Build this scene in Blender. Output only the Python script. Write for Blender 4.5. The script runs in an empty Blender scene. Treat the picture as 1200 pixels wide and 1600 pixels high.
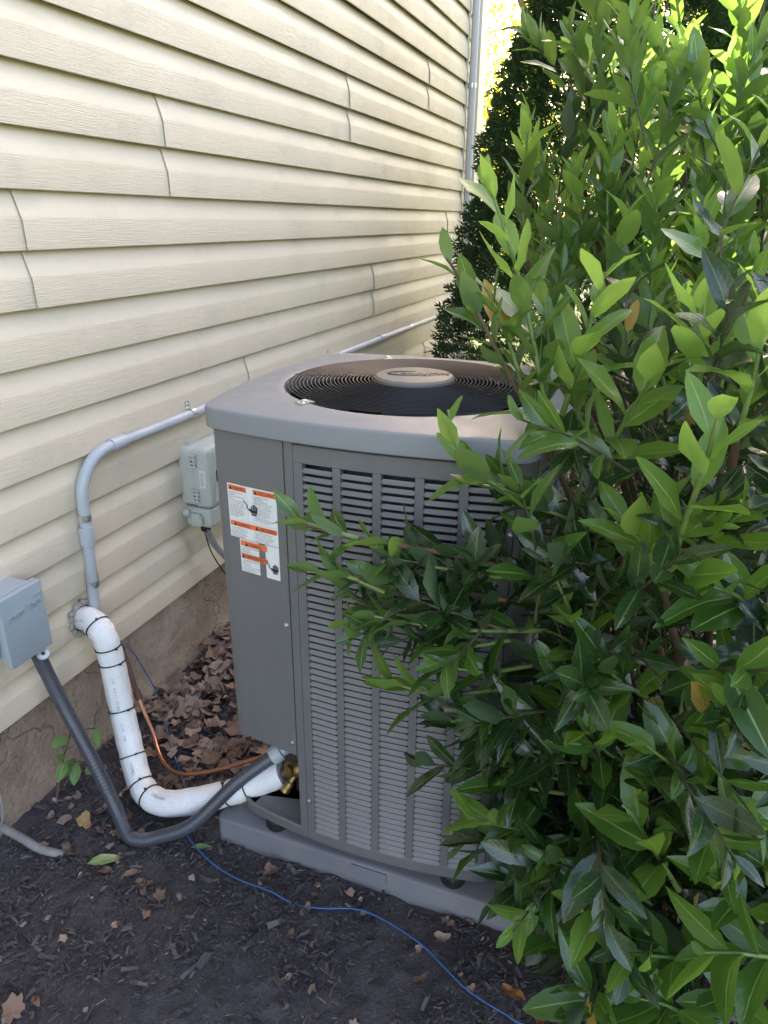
import bpy, bmesh, math, random
import numpy as np
from mathutils import Vector, Matrix, noise
from mathutils.bvhtree import BVHTree
random.seed(7); np.random.seed(7); noise.seed_set(3)
SC = bpy.context.scene
COL = SC.collection
PI = math.pi
# ------------------------------------------------------------------ camera, sky, sun, exposure
F_PX, CX, CY = 1110.0, 600.0, 800.0
CAM = Vector((1.2345, 0.0, 1.327))
def _basis():
    d = np.array([1047 - CX, 347 - CY, F_PX]); d /= np.linalg.norm(d)
    r = -0.0097
    k = -F_PX * d[2] / (d[0] * r + d[1])
    n = np.array([r * k, k, F_PX]); n /= np.linalg.norm(n)
    x = np.cross(d, n)
    if x[0] < 0: x = -x
    return x, d, n
BX, BD, BN = _basis()
cd = bpy.data.cameras.new('camera'); cam = bpy.data.objects.new('camera', cd); COL.objects.link(cam)
cd.sensor_fit = 'VERTICAL'; cd.sensor_height = 36.0; cd.lens = 36.0 * F_PX / 1600.0
cd.clip_start = 0.02; cd.clip_end = 500
R_ = Matrix(((BX[0], -BX[1], -BX[2]), (BD[0], -BD[1], -BD[2]), (-BN[0], BN[1], BN[2])))
cam.matrix_world = Matrix.Translation(CAM) @ R_.to_4x4()
SC.camera = cam
SUN_EL, SUN_AZ = math.radians(35), math.radians(-19)      # azimuth measured from +Y towards +X
SKY_STRENGTH, SUN_STRENGTH, EXPOSURE = 0.15, 5.0, 3.0
w = bpy.data.worlds.new('World'); SC.world = w; w.use_nodes = True
nt = w.node_tree; nt.nodes.clear()
sk = nt.nodes.new('ShaderNodeTexSky'); sk.sky_type = 'NISHITA'; sk.sun_disc = False
sk.sun_elevation = SUN_EL; sk.sun_rotation = SUN_AZ; sk.dust_density = 4.0; sk.ozone_density = 0.4; sk.air_density = 1.0
bg = nt.nodes.new('ShaderNodeBackground'); bg.inputs[1].default_value = SKY_STRENGTH
ow = nt.nodes.new('ShaderNodeOutputWorld')
wb = nt.nodes.new('ShaderNodeMix'); wb.data_type = 'RGBA'; wb.blend_type = 'MULTIPLY'; wb.inputs[0].default_value = 1.0; wb.inputs[7].default_value = (1.13, .975, .90, 1)   # the camera's white balance
nt.links.new(sk.outputs[0], wb.inputs[6]); nt.links.new(wb.outputs[2], bg.inputs[0]); nt.links.new(bg.outputs[0], ow.inputs[0])
sd = Vector((math.sin(SUN_AZ) * math.cos(SUN_EL), math.cos(SUN_AZ) * math.cos(SUN_EL), math.sin(SUN_EL)))
sl = bpy.data.lights.new('sun', 'SUN'); sl.energy = SUN_STRENGTH; sl.angle = math.radians(0.53); sl.color = (1.0, 0.92, 0.76)
so = bpy.data.objects.new('sun', sl); COL.objects.link(so); so.rotation_euler = sd.to_track_quat('Z', 'Y').to_euler(); so.location = sd * 30
SC.view_settings.view_transform = 'Standard'; SC.view_settings.look = 'None'
SC.view_settings.exposure = EXPOSURE; SC.view_settings.gamma = 1.0; SC.view_settings.use_curve_mapping = False
SC.render.engine = 'CYCLES'
SC.cycles.use_denoising = True
SC.cycles.max_bounces = 10; SC.cycles.diffuse_bounces = 5; SC.cycles.transmission_bounces = 6
SC.cycles.sample_clamp_indirect = 6.0

# a point of the photograph (1200 x 1600) taken to the real distance it has
def ray(u, v):
    r = np.array([u - CX, v - CY, F_PX])
    return Vector((float(r @ BX), float(r @ BD), -float(r @ BN)))
def aty(u, v, y): r = ray(u, v); return CAM + r * (y / r.y)
def atx(u, v, x): r = ray(u, v); return CAM + r * ((x - CAM.x) / r.x)
def atz(u, v, z): r = ray(u, v); return CAM + r * ((z - CAM.z) / r.z)
def project(p):
    q = p - CAM
    c = q.x * BX + q.y * BD - q.z * BN
    return (c[0] / c[2] * F_PX + CX, c[1] / c[2] * F_PX + CY, c[2])

# ------------------------------------------------------------------ materials
MATS = {}
class NT:
    def __init__(s, m): s.t = m.node_tree; s.n = s.t.nodes; s.l = s.t.links
    def new(s, kind, **kw):
        n = s.n.new(kind)
        for k, v in kw.items():
            if k.startswith('i_'):
                key = k[2:]; key = int(key) if key.isdigit() else key
                n.inputs[key].default_value = v
            else: setattr(n, k, v)
        return n
    def link(s, a, b): s.l.new(a, b)
def base_mat(name, color=(.5, .5, .5), rough=.5, metal=0.0, spec=.5):
    m = bpy.data.materials.new(name); m.use_nodes = True; MATS[name] = m
    b = m.node_tree.nodes['Principled BSDF']
    b.inputs['Base Color'].default_value = (*color, 1); b.inputs['Roughness'].default_value = rough
    b.inputs['Metallic'].default_value = metal; b.inputs['Specular IOR Level'].default_value = spec
    return m, NT(m), b
def coords(t, scale=(1, 1, 1), kind='Object'):
    tc = t.new('ShaderNodeTexCoord'); mp = t.new('ShaderNodeMapping'); mp.inputs['Scale'].default_value = scale
    t.link(tc.outputs[kind], mp.inputs[0]); return mp.outputs[0]
def nz(t, vec, scale, detail=4, rough=.55, dist=0):
    n = t.new('ShaderNodeTexNoise', i_Scale=scale, i_Detail=detail, i_Roughness=rough, i_Distortion=dist)
    if vec is not None: t.link(vec, n.inputs['Vector'])
    return n.outputs['Fac']
def ramp(t, fac, stops):
    r = t.new('ShaderNodeValToRGB'); e = r.color_ramp.elements
    while len(e) > 2: e.remove(e[-1])
    for i, (p, c) in enumerate(stops):
        if i >= len(e): e.new(p)
        e[i].position = p; e[i].color = (*c, 1)
    t.link(fac, r.inputs[0]); return r.outputs[0]
def mix(t, fac, a, b, mode='MIX'):
    m = t.new('ShaderNodeMix', data_type='RGBA', blend_type=mode)
    for val, s in ((fac, 0), (a, 6), (b, 7)):
        if isinstance(val, (int, float)): m.inputs[s].default_value = val
        elif isinstance(val, tuple): m.inputs[s].default_value = (*val, 1)
        else: t.link(val, m.inputs[s])
    return m.outputs[2]
def math_(t, op, a, b=None, c=None):
    m = t.new('ShaderNodeMath', operation=op)
    for i, v in enumerate((a, b, c)):
        if v is None: continue
        if isinstance(v, (int, float)): m.inputs[i].default_value = v
        else: t.link(v, m.inputs[i])
    return m.outputs[0]
def bump(t, b, h, strength=.3, dist=.01):
    n = t.new('ShaderNodeBump', i_Strength=strength, i_Distance=dist)
    t.link(h, n.inputs['Height']); t.link(n.outputs[0], b.inputs['Normal'])
def noisy(name, c1, c2, scale, rough=.5, metal=0, spec=.5, bs=0, bscale=None, bdist=.003, stretch=(1, 1, 1), detail=5):
    m, t, b = base_mat(name, c1, rough, metal, spec)
    v = coords(t, stretch); f = nz(t, v, scale, detail)
    t.link(ramp(t, f, [(.3, c1), (.7, c2)]), b.inputs['Base Color'])
    if bs: bump(t, b, nz(t, v, bscale or scale * 6, 4), bs, bdist)
    return m

def siding_mat(name, grain):
    m, t, b = base_mat(name, (.62, .57, .48), .42, 0, .45)
    v = coords(t); big = nz(t, v, 1.3, 5, .6)
    col = ramp(t, big, [(.25, (.58, .50, .37)), (.75, (.68, .592, .445))])
    dirt = nz(t, coords(t, (1, 1, 1.6)), 4.2, 7, .68, .3)
    col = mix(t, ramp(t, dirt, [(.54, (0, 0, 0)), (.78, (.5, .5, .5))]), col, (.40, .36, .29))
    g = nz(t, coords(t, (1, 6, 230)), 2.2, 5, .6, .25)
    if grain: col = mix(t, ramp(t, g, [(.42, (.12,) * 3), (.56, (0,) * 3)]), col, (.42, .37, .29))
    t.link(col, b.inputs['Base Color'])
    bump(t, b, g, .6 if grain else .1, .003)
    t.link(ramp(t, dirt, [(.3, (.38,) * 3), (.8, (.6,) * 3)]), b.inputs['Roughness'])
    return m
siding_mat('siding_grain', True); siding_mat('siding_smooth', False)
noisy('sheathing', (.05, .045, .04), (.08, .07, .06), 5)
def foundation_mat():
    m, t, b = base_mat('parged_concrete', (.3, .24, .18), .9, 0, .2)
    v = coords(t); n1 = nz(t, v, 3.2, 8, .65, .4); n2 = nz(t, v, 14, 8, .7)
    c = ramp(t, n1, [(.32, (.25, .18, .125)), (.5, (.38, .295, .22)), (.68, (.52, .43, .335))])
    c = mix(t, ramp(t, n2, [(.45, (0, 0, 0)), (.75, (.5, .5, .5))]), c, (.22, .16, .12))
    st = nz(t, coords(t, (1, 5, .7)), 3.0, 5, .6)
    c = mix(t, ramp(t, st, [(.58, (0, 0, 0)), (.8, (.45, .45, .45))]), c, (.17, .135, .11))
    t.link(c, b.inputs['Base Color'])
    vo = t.new('ShaderNodeTexVoronoi', feature='DISTANCE_TO_EDGE', i_Scale=3.1)
    wv = t.new('ShaderNodeMix', data_type='RGBA', i_0=.25); t.link(v, wv.inputs[6]); 
    nn = t.new('ShaderNodeTexNoise', i_Scale=6.0, i_Detail=6); t.link(v, nn.inputs['Vector']); t.link(nn.outputs['Color'], wv.inputs[7])
    t.link(wv.outputs[2], vo.inputs['Vector'])
    crack = ramp(t, vo.outputs['Distance'], [(.0, (.0,) * 3), (.012, (1,) * 3)])
    h = math_(t, 'ADD', math_(t, 'MULTIPLY', n2, .8), math_(t, 'MULTIPLY', n1, .6))
    h = math_(t, 'ADD', h, math_(t, 'MULTIPLY', crack, .25)); h = math_(t, 'ADD', h, math_(t, 'MULTIPLY', nz(t, v, 70, 5, .7), .35))
    pit = ramp(t, nz(t, v, 48, 3), [(.60, (0,) * 3), (.72, (.55,) * 3)]); t.link(mix(t, pit, c, (.12, .09, .07)), b.inputs['Base Color'])
    bump(t, b, h, 1.0, .03)
foundation_mat()
def metal_paint(name, c, rough=.42, bs=.05):
    m, t, b = base_mat(name, c, rough, 0, .5)
    v = coords(t); n = nz(t, v, 9, 6, .65)
    t.link(mix(t, ramp(t, n, [(.5, (0,) * 3), (.8, (.22,) * 3)]), c, tuple(x * 1.35 + .03 for x in c)), b.inputs['Base Color'])
    t.link(ramp(t, nz(t, v, 22, 6), [(.3, (rough - .06,) * 3), (.7, (rough + .1,) * 3)]), b.inputs['Roughness'])
    sp = nz(t, coords(t, (1, 1, .12)), 34, 5, .7)
    c0 = b.inputs['Base Color'].links[0].from_socket
    t.link(mix(t, ramp(t, sp, [(.56, (0,) * 3), (.8, (.28,) * 3)]), c0, tuple(x * .5 + .16 for x in c)), b.inputs['Base Color'])
    bump(t, b, math_(t, 'ADD', math_(t, 'MULTIPLY', nz(t, v, 420, 2), .05), nz(t, v, 5, 2)), .16 if bs < .06 else bs, .004); return m
metal_paint('unit_grey', (.131, .131, .130)); metal_paint('unit_lid', (.20, .208, .216), .5); metal_paint('unit_slat_lit', (.19, .188, .184), .4)  # slats share the cabinet paint; their copy is lightened to imitate sky light
metal_paint('cap_grey', (.15, .14, .12), .55)
noisy('coil', (.012, .012, .013), (.03, .03, .03), 60, .6)
base_mat('black_metal', (.016, .016, .018), .5, 0, .35); base_mat('fan_dark', (.075, .078, .09), .35); base_mat('black_plastic', (.012, .012, .012), .5)
base_mat('rubber', (.01, .01, .01), .7); base_mat('zinc', (.62, .62, .6), .32, .9)
noisy('brass', (.34, .225, .075), (.2, .135, .05), 50, .42, .8, .5, .2, 200)
noisy('copper', (.62, .30, .17), (.46, .22, .13), 18, .36, .85, .5, .15, 90)
base_mat('copper_dark', (.12, .075, .05), .6, .3)
noisy('pad_plastic', (.14, .14, .15), (.185, .185, .196), 7, .68, 0, .35, .35, 300, .001)
base_mat('ink', (.02, .02, .022), .6); base_mat('logo_dark', (.06, .055, .045), .55); noisy('label_white', (.66, .66, .65), (.72, .72, .70), 40, .42); base_mat('label_orange', (.74, .16, .045), .4)
base_mat('print_grey', (.34, .35, .36), .7); base_mat('label_blue', (.55, .63, .68), .4)
noisy('conduit_grey', (.36, .385, .41), (.43, .455, .475), 12, .42, 0, .45, .06, 200, .0008)
noisy('whip_grey', (.048, .05, .062), (.066, .068, .082), 14, .36, 0, .5)
noisy('box_grey', (.27, .32, .345), (.31, .36, .385), 6, .4, 0, .5, .05, 350, .0006)
noisy('nid_beige', (.44, .455, .40), (.50, .51, .455), 8, .5, 0, .4, .05, 300, .0006)
noisy('cable_grey', (.2, .2, .195), (.27, .265, .255), 30, .5)
noisy('hose_grey', (.15, .145, .135), (.22, .21, .195), 25, .6); noisy('blue_wire', (.02, .085, .25), (.035, .11, .30), 30, .42)
noisy('foam', (.3, .275, .235), (.42, .385, .33), 60, .9, 0, .1, .8, 90, .01)
noisy('trim_cream', (.66, .61, .52), (.7, .655, .56), 5, .45); noisy('pipe_grey', (.50, .50, .50), (.56, .56, .55), 7, .45)
noisy('roofing', (.07, .065, .06), (.12, .11, .1), 9, .9)
def insul():
    m, t, b = base_mat('insulation_white', (.74, .75, .75), .5, 0, .4)
    uv = coords(t, (1, 1, 1), 'UV'); sx = t.new('ShaderNodeSeparateXYZ'); t.link(uv, sx.inputs[0])
    a = math_(t, 'SINE', math_(t, 'MULTIPLY', sx.outputs[0], 2 * PI * 34)); c = math_(t, 'SINE', math_(t, 'MULTIPLY', sx.outputs[1], 2 * PI * 230))
    h = math_(t, 'ADD', a, c); bump(t, b, h, .22, .0016)
    n = nz(t, coords(t), 16, 6, .65)
    c = ramp(t, n, [(.35, (.77, .77, .76)), (.75, (.66, .655, .63))]); d = nz(t, coords(t), 45, 7, .75)
    t.link(mix(t, ramp(t, d, [(.55, (0,) * 3), (.75, (.4,) * 3)]), c, (.42, .40, .36)), b.inputs['Base Color'])
insul()
def leaf_mat(name, c1, c2, under, trans, rough=.3, rib=(.3, .42, .1), tw=.35):
    m, t, b = base_mat(name, c1, rough, 0, .5); b.inputs['Coat Weight'].default_value = .32; b.inputs['Coat Roughness'].default_value = .14
    oi = t.new('ShaderNodeObjectInfo'); geo = t.new('ShaderNodeNewGeometry')
    rnd = math_(t, 'FRACT', math_(t, 'ADD', oi.outputs['Random'], geo.outputs['Random Per Island']))
    uv = coords(t, (1, 1, 1), 'UV'); sx = t.new('ShaderNodeSeparateXYZ'); t.link(uv, sx.inputs[0])
    au = math_(t, 'ABSOLUTE', math_(t, 'SUBTRACT', sx.outputs[0], .5))
    col = ramp(t, rnd, [(0, c1), (1, c2)])
    blot = nz(t, coords(t, (1, 1, 1)), 30, 4)
    col = mix(t, math_(t, 'MULTIPLY', blot, .25), col, tuple(x * .55 for x in c1))
    vein = math_(t, 'SINE', math_(t, 'MULTIPLY', math_(t, 'SUBTRACT', sx.outputs[1], math_(t, 'MULTIPLY', au, .45)), 2 * PI * 9))
    vm = ramp(t, vein, [(.88, (0,) * 3), (1.0, (.09,) * 3)])
    col = mix(t, vm, col, rib)
    ribm = ramp(t, au, [(.014, (.95,) * 3), (.042, (0,) * 3)])
    col = mix(t, ribm, col, rib)
    spot = nz(t, coords(t, (1, 1, 1)), 140, 2)
    col = mix(t, ramp(t, spot, [(.70, (0,) * 3), (.76, (.7,) * 3)]), col, (.10, .07, .025))
    edge = ramp(t, au, [(.475, (0,) * 3), (.5, (.5,) * 3)])
    col = mix(t, edge, col, rib)
    col = mix(t, geo.outputs['Backfacing'], col, under)
    t.link(col, b.inputs['Base Color'])
    rr = math_(t, 'ADD', math_(t, 'MULTIPLY', geo.outputs['Backfacing'], .3), math_(t, 'ADD', rough, math_(t, 'MULTIPLY', blot, .16)))
    t.link(rr, b.inputs['Roughness'])
    bump(t, b, math_(t, 'ADD', math_(t, 'MULTIPLY', vein, .12), math_(t, 'MULTIPLY', ribm, -1.0)), .35, .0012)
    tr = t.new('ShaderNodeBsdfTranslucent'); t.link(mix(t, .75, col, trans), tr.inputs[0])
    ms = t.new('ShaderNodeMixShader', i_0=tw); out = t.n['Material Output']
    t.link(b.outputs[0], ms.inputs[1]); t.link(tr.outputs[0], ms.inputs[2]); t.link(ms.outputs[0], out.inputs[0])
    return m
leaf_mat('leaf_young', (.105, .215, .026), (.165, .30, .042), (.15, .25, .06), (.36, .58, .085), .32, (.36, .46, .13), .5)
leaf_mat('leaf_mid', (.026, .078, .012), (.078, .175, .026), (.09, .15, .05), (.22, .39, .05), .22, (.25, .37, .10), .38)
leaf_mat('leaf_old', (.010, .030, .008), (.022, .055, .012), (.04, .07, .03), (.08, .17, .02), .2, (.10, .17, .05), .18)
leaf_mat('leaf_yellow', (.42, .26, .03), (.36, .24, .05), (.4, .3, .1), (.5, .35, .05), .5, (.5, .35, .1), .3)
leaf_mat('leaf_weed', (.13, .26, .065), (.17, .31, .085), (.14, .22, .1), (.2, .36, .08), .5, (.22, .33, .12), .3)
leaf_mat('leaf_dropped', (.16, .25, .08), (.2, .28, .1), (.2, .27, .13), (.2, .3, .08), .5, (.32, .4, .18), .15)
noisy('bark_red', (.085, .05, .032), (.14, .085, .055), 40, .75, 0, .3, .5, 120, .002, (1, 1, .3))
noisy('twig_dark', (.045, .05, .018), (.075, .075, .03), 20, .6); noisy('stem_green', (.10, .16, .035), (.17, .23, .06), 20, .5)
noisy('bark_grey', (.09, .075, .06), (.16, .135, .11), 12, .9, 0, .2, .8, 30, .02, (1, 1, .25))
def isl_mat(name, cols, rough, trans=None, tw=.3, spec=.3):
    m, t, b = base_mat(name, cols[0], rough, 0, spec)
    geo = t.new('ShaderNodeNewGeometry'); oi = t.new('ShaderNodeObjectInfo')
    rnd = math_(t, 'FRACT', math_(t, 'ADD', oi.outputs['Random'], geo.outputs['Random Per Island']))
    c = ramp(t, rnd, [(i / max(1, len(cols) - 1), x) for i, x in enumerate(cols)])
    n = nz(t, coords(t), 60, 4); c = mix(t, math_(t, 'MULTIPLY', n, .5), c, tuple(x * .5 for x in cols[0]))
    t.link(c, b.inputs['Base Color'])
    if trans:
        tr = t.new('ShaderNodeBsdfTranslucent'); tr.inputs[0].default_value = (*trans, 1)
        ms = t.new('ShaderNodeMixShader', i_0=tw); out = t.n['Material Output']
        t.link(b.outputs[0], ms.inputs[1]); t.link(tr.outputs[0], ms.inputs[2]); t.link(ms.outputs[0], out.inputs[0])
    else: bump(t, b, nz(t, coords(t), 160, 4), .4, .002)
    return m
isl_mat('conifer', [(.016, .045, .016), (.03, .07, .02), (.05, .095, .025)], .55, (.05, .1, .02), .18)
isl_mat('tree_leaf', [(.11, .17, .02), (.17, .21, .02), (.24, .24, .025)], .5, (.55, .55, .04), .5)
isl_mat('wood_leaf', [(.05, .09, .02), (.08, .12, .025)], .6, (.2, .25, .03), .35)
isl_mat('dry_leaf', [(.27, .18, .13), (.15, .095, .07), (.42, .32, .25), (.23, .15, .105), (.10, .062, .046), (.36, .27, .215), (.30, .21, .16)], .68, (.16, .08, .04), .1)
isl_mat('dry_orange', [(.34, .15, .05), (.26, .11, .045)], .6, (.3, .12, .03), .15)
isl_mat('dry_tan', [(.34, .22, .09), (.28, .19, .09)], .6); isl_mat('mulch_chip', [(.028, .026, .027), (.078, .069, .071), (.040, .036, .038), (.15, .128, .122), (.054, .047, .051), (.095, .076, .07)], .82)
isl_mat('straw', [(.24, .16, .09), (.15, .095, .055), (.32, .25, .16)], .7)
def mulch_soil():
    m, t, b = base_mat('mulch_soil', (.02, .017, .017), .95, 0, .15)
    v = coords(t); n = nz(t, v, 6, 8, .7); f = nz(t, v, 90, 6, .75)
    c = ramp(t, n, [(.3, (.062, .056, .060)), (.7, (.122, .110, .116))])
    c = mix(t, ramp(t, f, [(.42, (0,) * 3), (.8, (.55,) * 3)]), c, (.14, .12, .115))
    t.link(c, b.inputs['Base Color']); bump(t, b, math_(t, 'ADD', f, math_(t, 'MULTIPLY', nz(t, v, 300, 3), .5)), .9, .012)
mulch_soil()
def lawn():
    m, t, b = base_mat('lawn', (.05, .09, .02), .9, 0, .2)
    v = coords(t); t.link(ramp(t, nz(t, v, 2, 8, .7), [(.3, (.045, .075, .018)), (.7, (.1, .12, .03))]), b.inputs['Base Color'])
    bump(t, b, nz(t, v, 60, 4), .8, .03)
lawn()

# ------------------------------------------------------------------ mesh helpers
class MB:
    def __init__(s): s.v = []; s.f = []; s.uv = []; s.mi = []
    def add(s, vs, fs, mi=0, uvs=None):
        o = len(s.v); s.v.extend([tuple(p) for p in vs])
        for f in fs:
            s.f.append(tuple(i + o for i in f)); s.mi.append(mi)
            s.uv.append([uvs[i] for i in f] if uvs else [(0, 0)] * len(f))
        return s
    def box(s, a, b, mi=0):
        x0, y0, z0 = a; x1, y1, z1 = b
        return s.add([(x0, y0, z0), (x1, y0, z0), (x1, y1, z0), (x0, y1, z0), (x0, y0, z1), (x1, y0, z1), (x1, y1, z1), (x0, y1, z1)],
                     [(0, 3, 2, 1), (4, 5, 6, 7), (0, 1, 5, 4), (1, 2, 6, 5), (2, 3, 7, 6), (3, 0, 4, 7)], mi)
    def bar(s, p, q, wd, th, up=Vector((0, 0, 1)), mi=0):
        p = Vector(p); q = Vector(q); d = (q - p).normalized(); x = d.cross(up)
        if x.length < 1e-4: x = d.cross(Vector((1, 0, 0)))
        x.normalize(); y = x.cross(d)
        vs = [c + x * a * wd / 2 + y * e * th / 2 for c in (p, q) for a, e in ((-1, -1), (1, -1), (1, 1), (-1, 1))]
        return s.add(vs, [(0, 3, 2, 1), (4, 5, 6, 7), (0, 1, 5, 4), (1, 2, 6, 5), (2, 3, 7, 6), (3, 0, 4, 7)], mi)
    def tube(s, pts, r, n=10, cap=True, mi=0):
        pts = [Vector(p) for p in pts]; rs = r if hasattr(r, '__len__') else [r] * len(pts)
        t0 = (pts[1] - pts[0]).normalized(); x = t0.cross(Vector((.3, .2, 1)));
        if x.length < .05: x = t0.cross(Vector((1, 0, 0)))
        x.normalize(); vs = []; uv = []; L = 0
        for i, p in enumerate(pts):
            a = pts[max(0, i - 1)]; c = pts[min(len(pts) - 1, i + 1)]; t = (c - a).normalized()
            x = (x - t * x.dot(t)).normalized(); y = t.cross(x)
            if i: L += (p - pts[i - 1]).length
            for k in range(n + 1):
                an = 2 * PI * k / n; vs.append(p + (x * math.cos(an) + y * math.sin(an)) * rs[i]); uv.append((k / n, L))
        fs = [(i * (n + 1) + k, i * (n + 1) + k + 1, (i + 1) * (n + 1) + k + 1, (i + 1) * (n + 1) + k) for i in range(len(pts) - 1) for k in range(n)]
        if cap:
            fs.append(tuple(range(n - 1, -1, -1))); o = (len(pts) - 1) * (n + 1); fs.append(tuple(o + k for k in range(n)))
        return s.add(vs, fs, mi, uv)
    def lathe(s, prof, c, ax=Vector((0, 0, 1)), n=24, mi=0, cap=True):
        c = Vector(c); ax = Vector(ax).normalized(); x = ax.orthogonal().normalized(); y = ax.cross(x); vs = []
        for r, h in prof:
            for k in range(n):
                a = 2 * PI * k / n; vs.append(c + ax * h + (x * math.cos(a) + y * math.sin(a)) * r)
        m = len(prof)
        fs = [(i * n + k, i * n + (k + 1) % n, (i + 1) * n + (k + 1) % n, (i + 1) * n + k) for i in range(m - 1) for k in range(n)]
        if cap: fs += [tuple(range(n - 1, -1, -1)), tuple((m - 1) * n + k for k in range(n))]
        return s.add(vs, fs, mi)
    def sheet(s, rows, mi=0, closed=False, uvs=None):
        n = len(rows[0]); vs = [p for r in rows for p in r]; k2 = n if closed else n - 1
        fs = [(i * n + k, i * n + (k + 1) % n, (i + 1) * n + (k + 1) % n, (i + 1) * n + k) for i in range(len(rows) - 1) for k in range(k2)]
        return s.add(vs, fs, mi, uvs)
def smooth_path(pts, n=8):
    pts = [Vector(p) for p in pts]; out = []
    P = [2 * pts[0] - pts[1]] + pts + [2 * pts[-1] - pts[-2]]
    for i in range(1, len(P) - 2):
        a, b, c, d = P[i - 1:i + 3]
        for k in range(n):
            t = k / n
            out.append(.5 * ((2 * b) + (c - a) * t + (2 * a - 5 * b + 4 * c - d) * t * t + (3 * b - a - 3 * c + d) * t ** 3))
    out.append(pts[-1]); return out
def root_loc(o):
    while o.parent: o = o.parent
    return o.location
def mesh_of(name, mb, mats, off=Vector(), smooth=30):
    me = bpy.data.meshes.new(name)
    me.from_pydata([tuple(Vector(p) - off) for p in mb.v] if off.length else mb.v, [], mb.f)
    uv = me.uv_layers.new(name='UVMap')
    flat = np.array([c for f in mb.uv for p in f for c in p], dtype=np.float32)
    uv.data.foreach_set('uv', flat)
    if isinstance(mats, str): mats = [mats]
    for m in mats: me.materials.append(MATS[m])
    if len(mats) > 1: me.polygons.foreach_set('material_index', np.array(mb.mi, dtype=np.int32))
    me.update()
    if smooth:
        me.polygons.foreach_set('use_smooth', np.ones(len(me.polygons), dtype=bool))
        try: me.set_sharp_from_angle(angle=math.radians(smooth))
        except Exception: pass
    return me
def obj(name, mb, mats, parent=None, smooth=30, loc=None):
    off = root_loc(parent).copy() if parent else (Vector(loc) if loc is not None else Vector())
    me = mb if isinstance(mb, bpy.types.Mesh) else mesh_of(name, mb, mats, off, smooth)
    o = bpy.data.objects.new(name, me); COL.objects.link(o)
    if parent: o.parent = parent
    elif loc is not None: o.location = loc
    return o
def tag(o, label=None, cat=None, group=None, kind=None):
    for k, v in (('label', label), ('category', cat), ('group', group), ('kind', kind)):
        if v: o[k] = v
    return o
def thing(name, label, cat, loc=(0, 0, 0), group=None):
    o = bpy.data.objects.new(name, None); COL.objects.link(o); o.location = loc; o.empty_display_size = .1
    return tag(o, label, cat, group)
def text_mb(body, size, extrude=0.0, shear=0.0, align='LEFT', spacing=1.0, res=2):
    cu = bpy.data.curves.new('lettering', 'FONT'); cu.body = body; cu.size = size; cu.extrude = extrude; cu.shear = shear
    cu.align_x = align; cu.space_character = spacing; cu.resolution_u = res
    o = bpy.data.objects.new('lettering_source', cu); COL.objects.link(o)
    bpy.context.view_layer.update()
    me = bpy.data.meshes.new_from_object(o.evaluated_get(bpy.context.evaluated_depsgraph_get()))
    mb = MB(); mb.add([v.co.copy() for v in me.vertices], [tuple(p.vertices) for p in me.polygons])
    bpy.data.objects.remove(o); bpy.data.curves.remove(cu); bpy.data.meshes.remove(me); return mb
def mapped(mb, fn): mb.v = [tuple(fn(*p)) for p in mb.v]; return mb
def merge(a, b, mi=None): a.add(b.v, b.f, 0); 
def hash01(*a): return (math.sin(sum(x * k for x, k in zip(a, (12.9898, 78.233, 37.719)))) * 43758.5453) % 1

# ------------------------------------------------------------------ ground
WALL_END = 5.0
def gz(x, y):
    z = .012 * noise.noise((x * 3, y * 3, 0)) + .006 * noise.noise((x * 11, y * 11, 2))
    if y < .95: z -= .02 * min(1, (.95 - y) * 2)
    if x < .12: z += .03 * (1 - max(0, x) / .12)
    return z
def ground():
    mb = MB(); xs = np.linspace(-.12, 2.6, 150); ys = np.linspace(-.6, 5.2, 260)
    mb.sheet([[(x, y, gz(x, y) + .008 * noise.noise((x * 30, y * 30, 5)) + .004 * noise.noise((x * 80, y * 80, 8))) for x in xs] for y in ys])
    tag(obj('mulch_bed', mb, 'mulch_soil', smooth=0), kind='structure')
    mb = MB(); mb.sheet([[(x, y, -.06) for x in np.linspace(-80, 80, 9)] for y in np.linspace(-80, 120, 9)])
    tag(obj('ground', mb, 'lawn', smooth=0), kind='structure')
ground()

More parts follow.
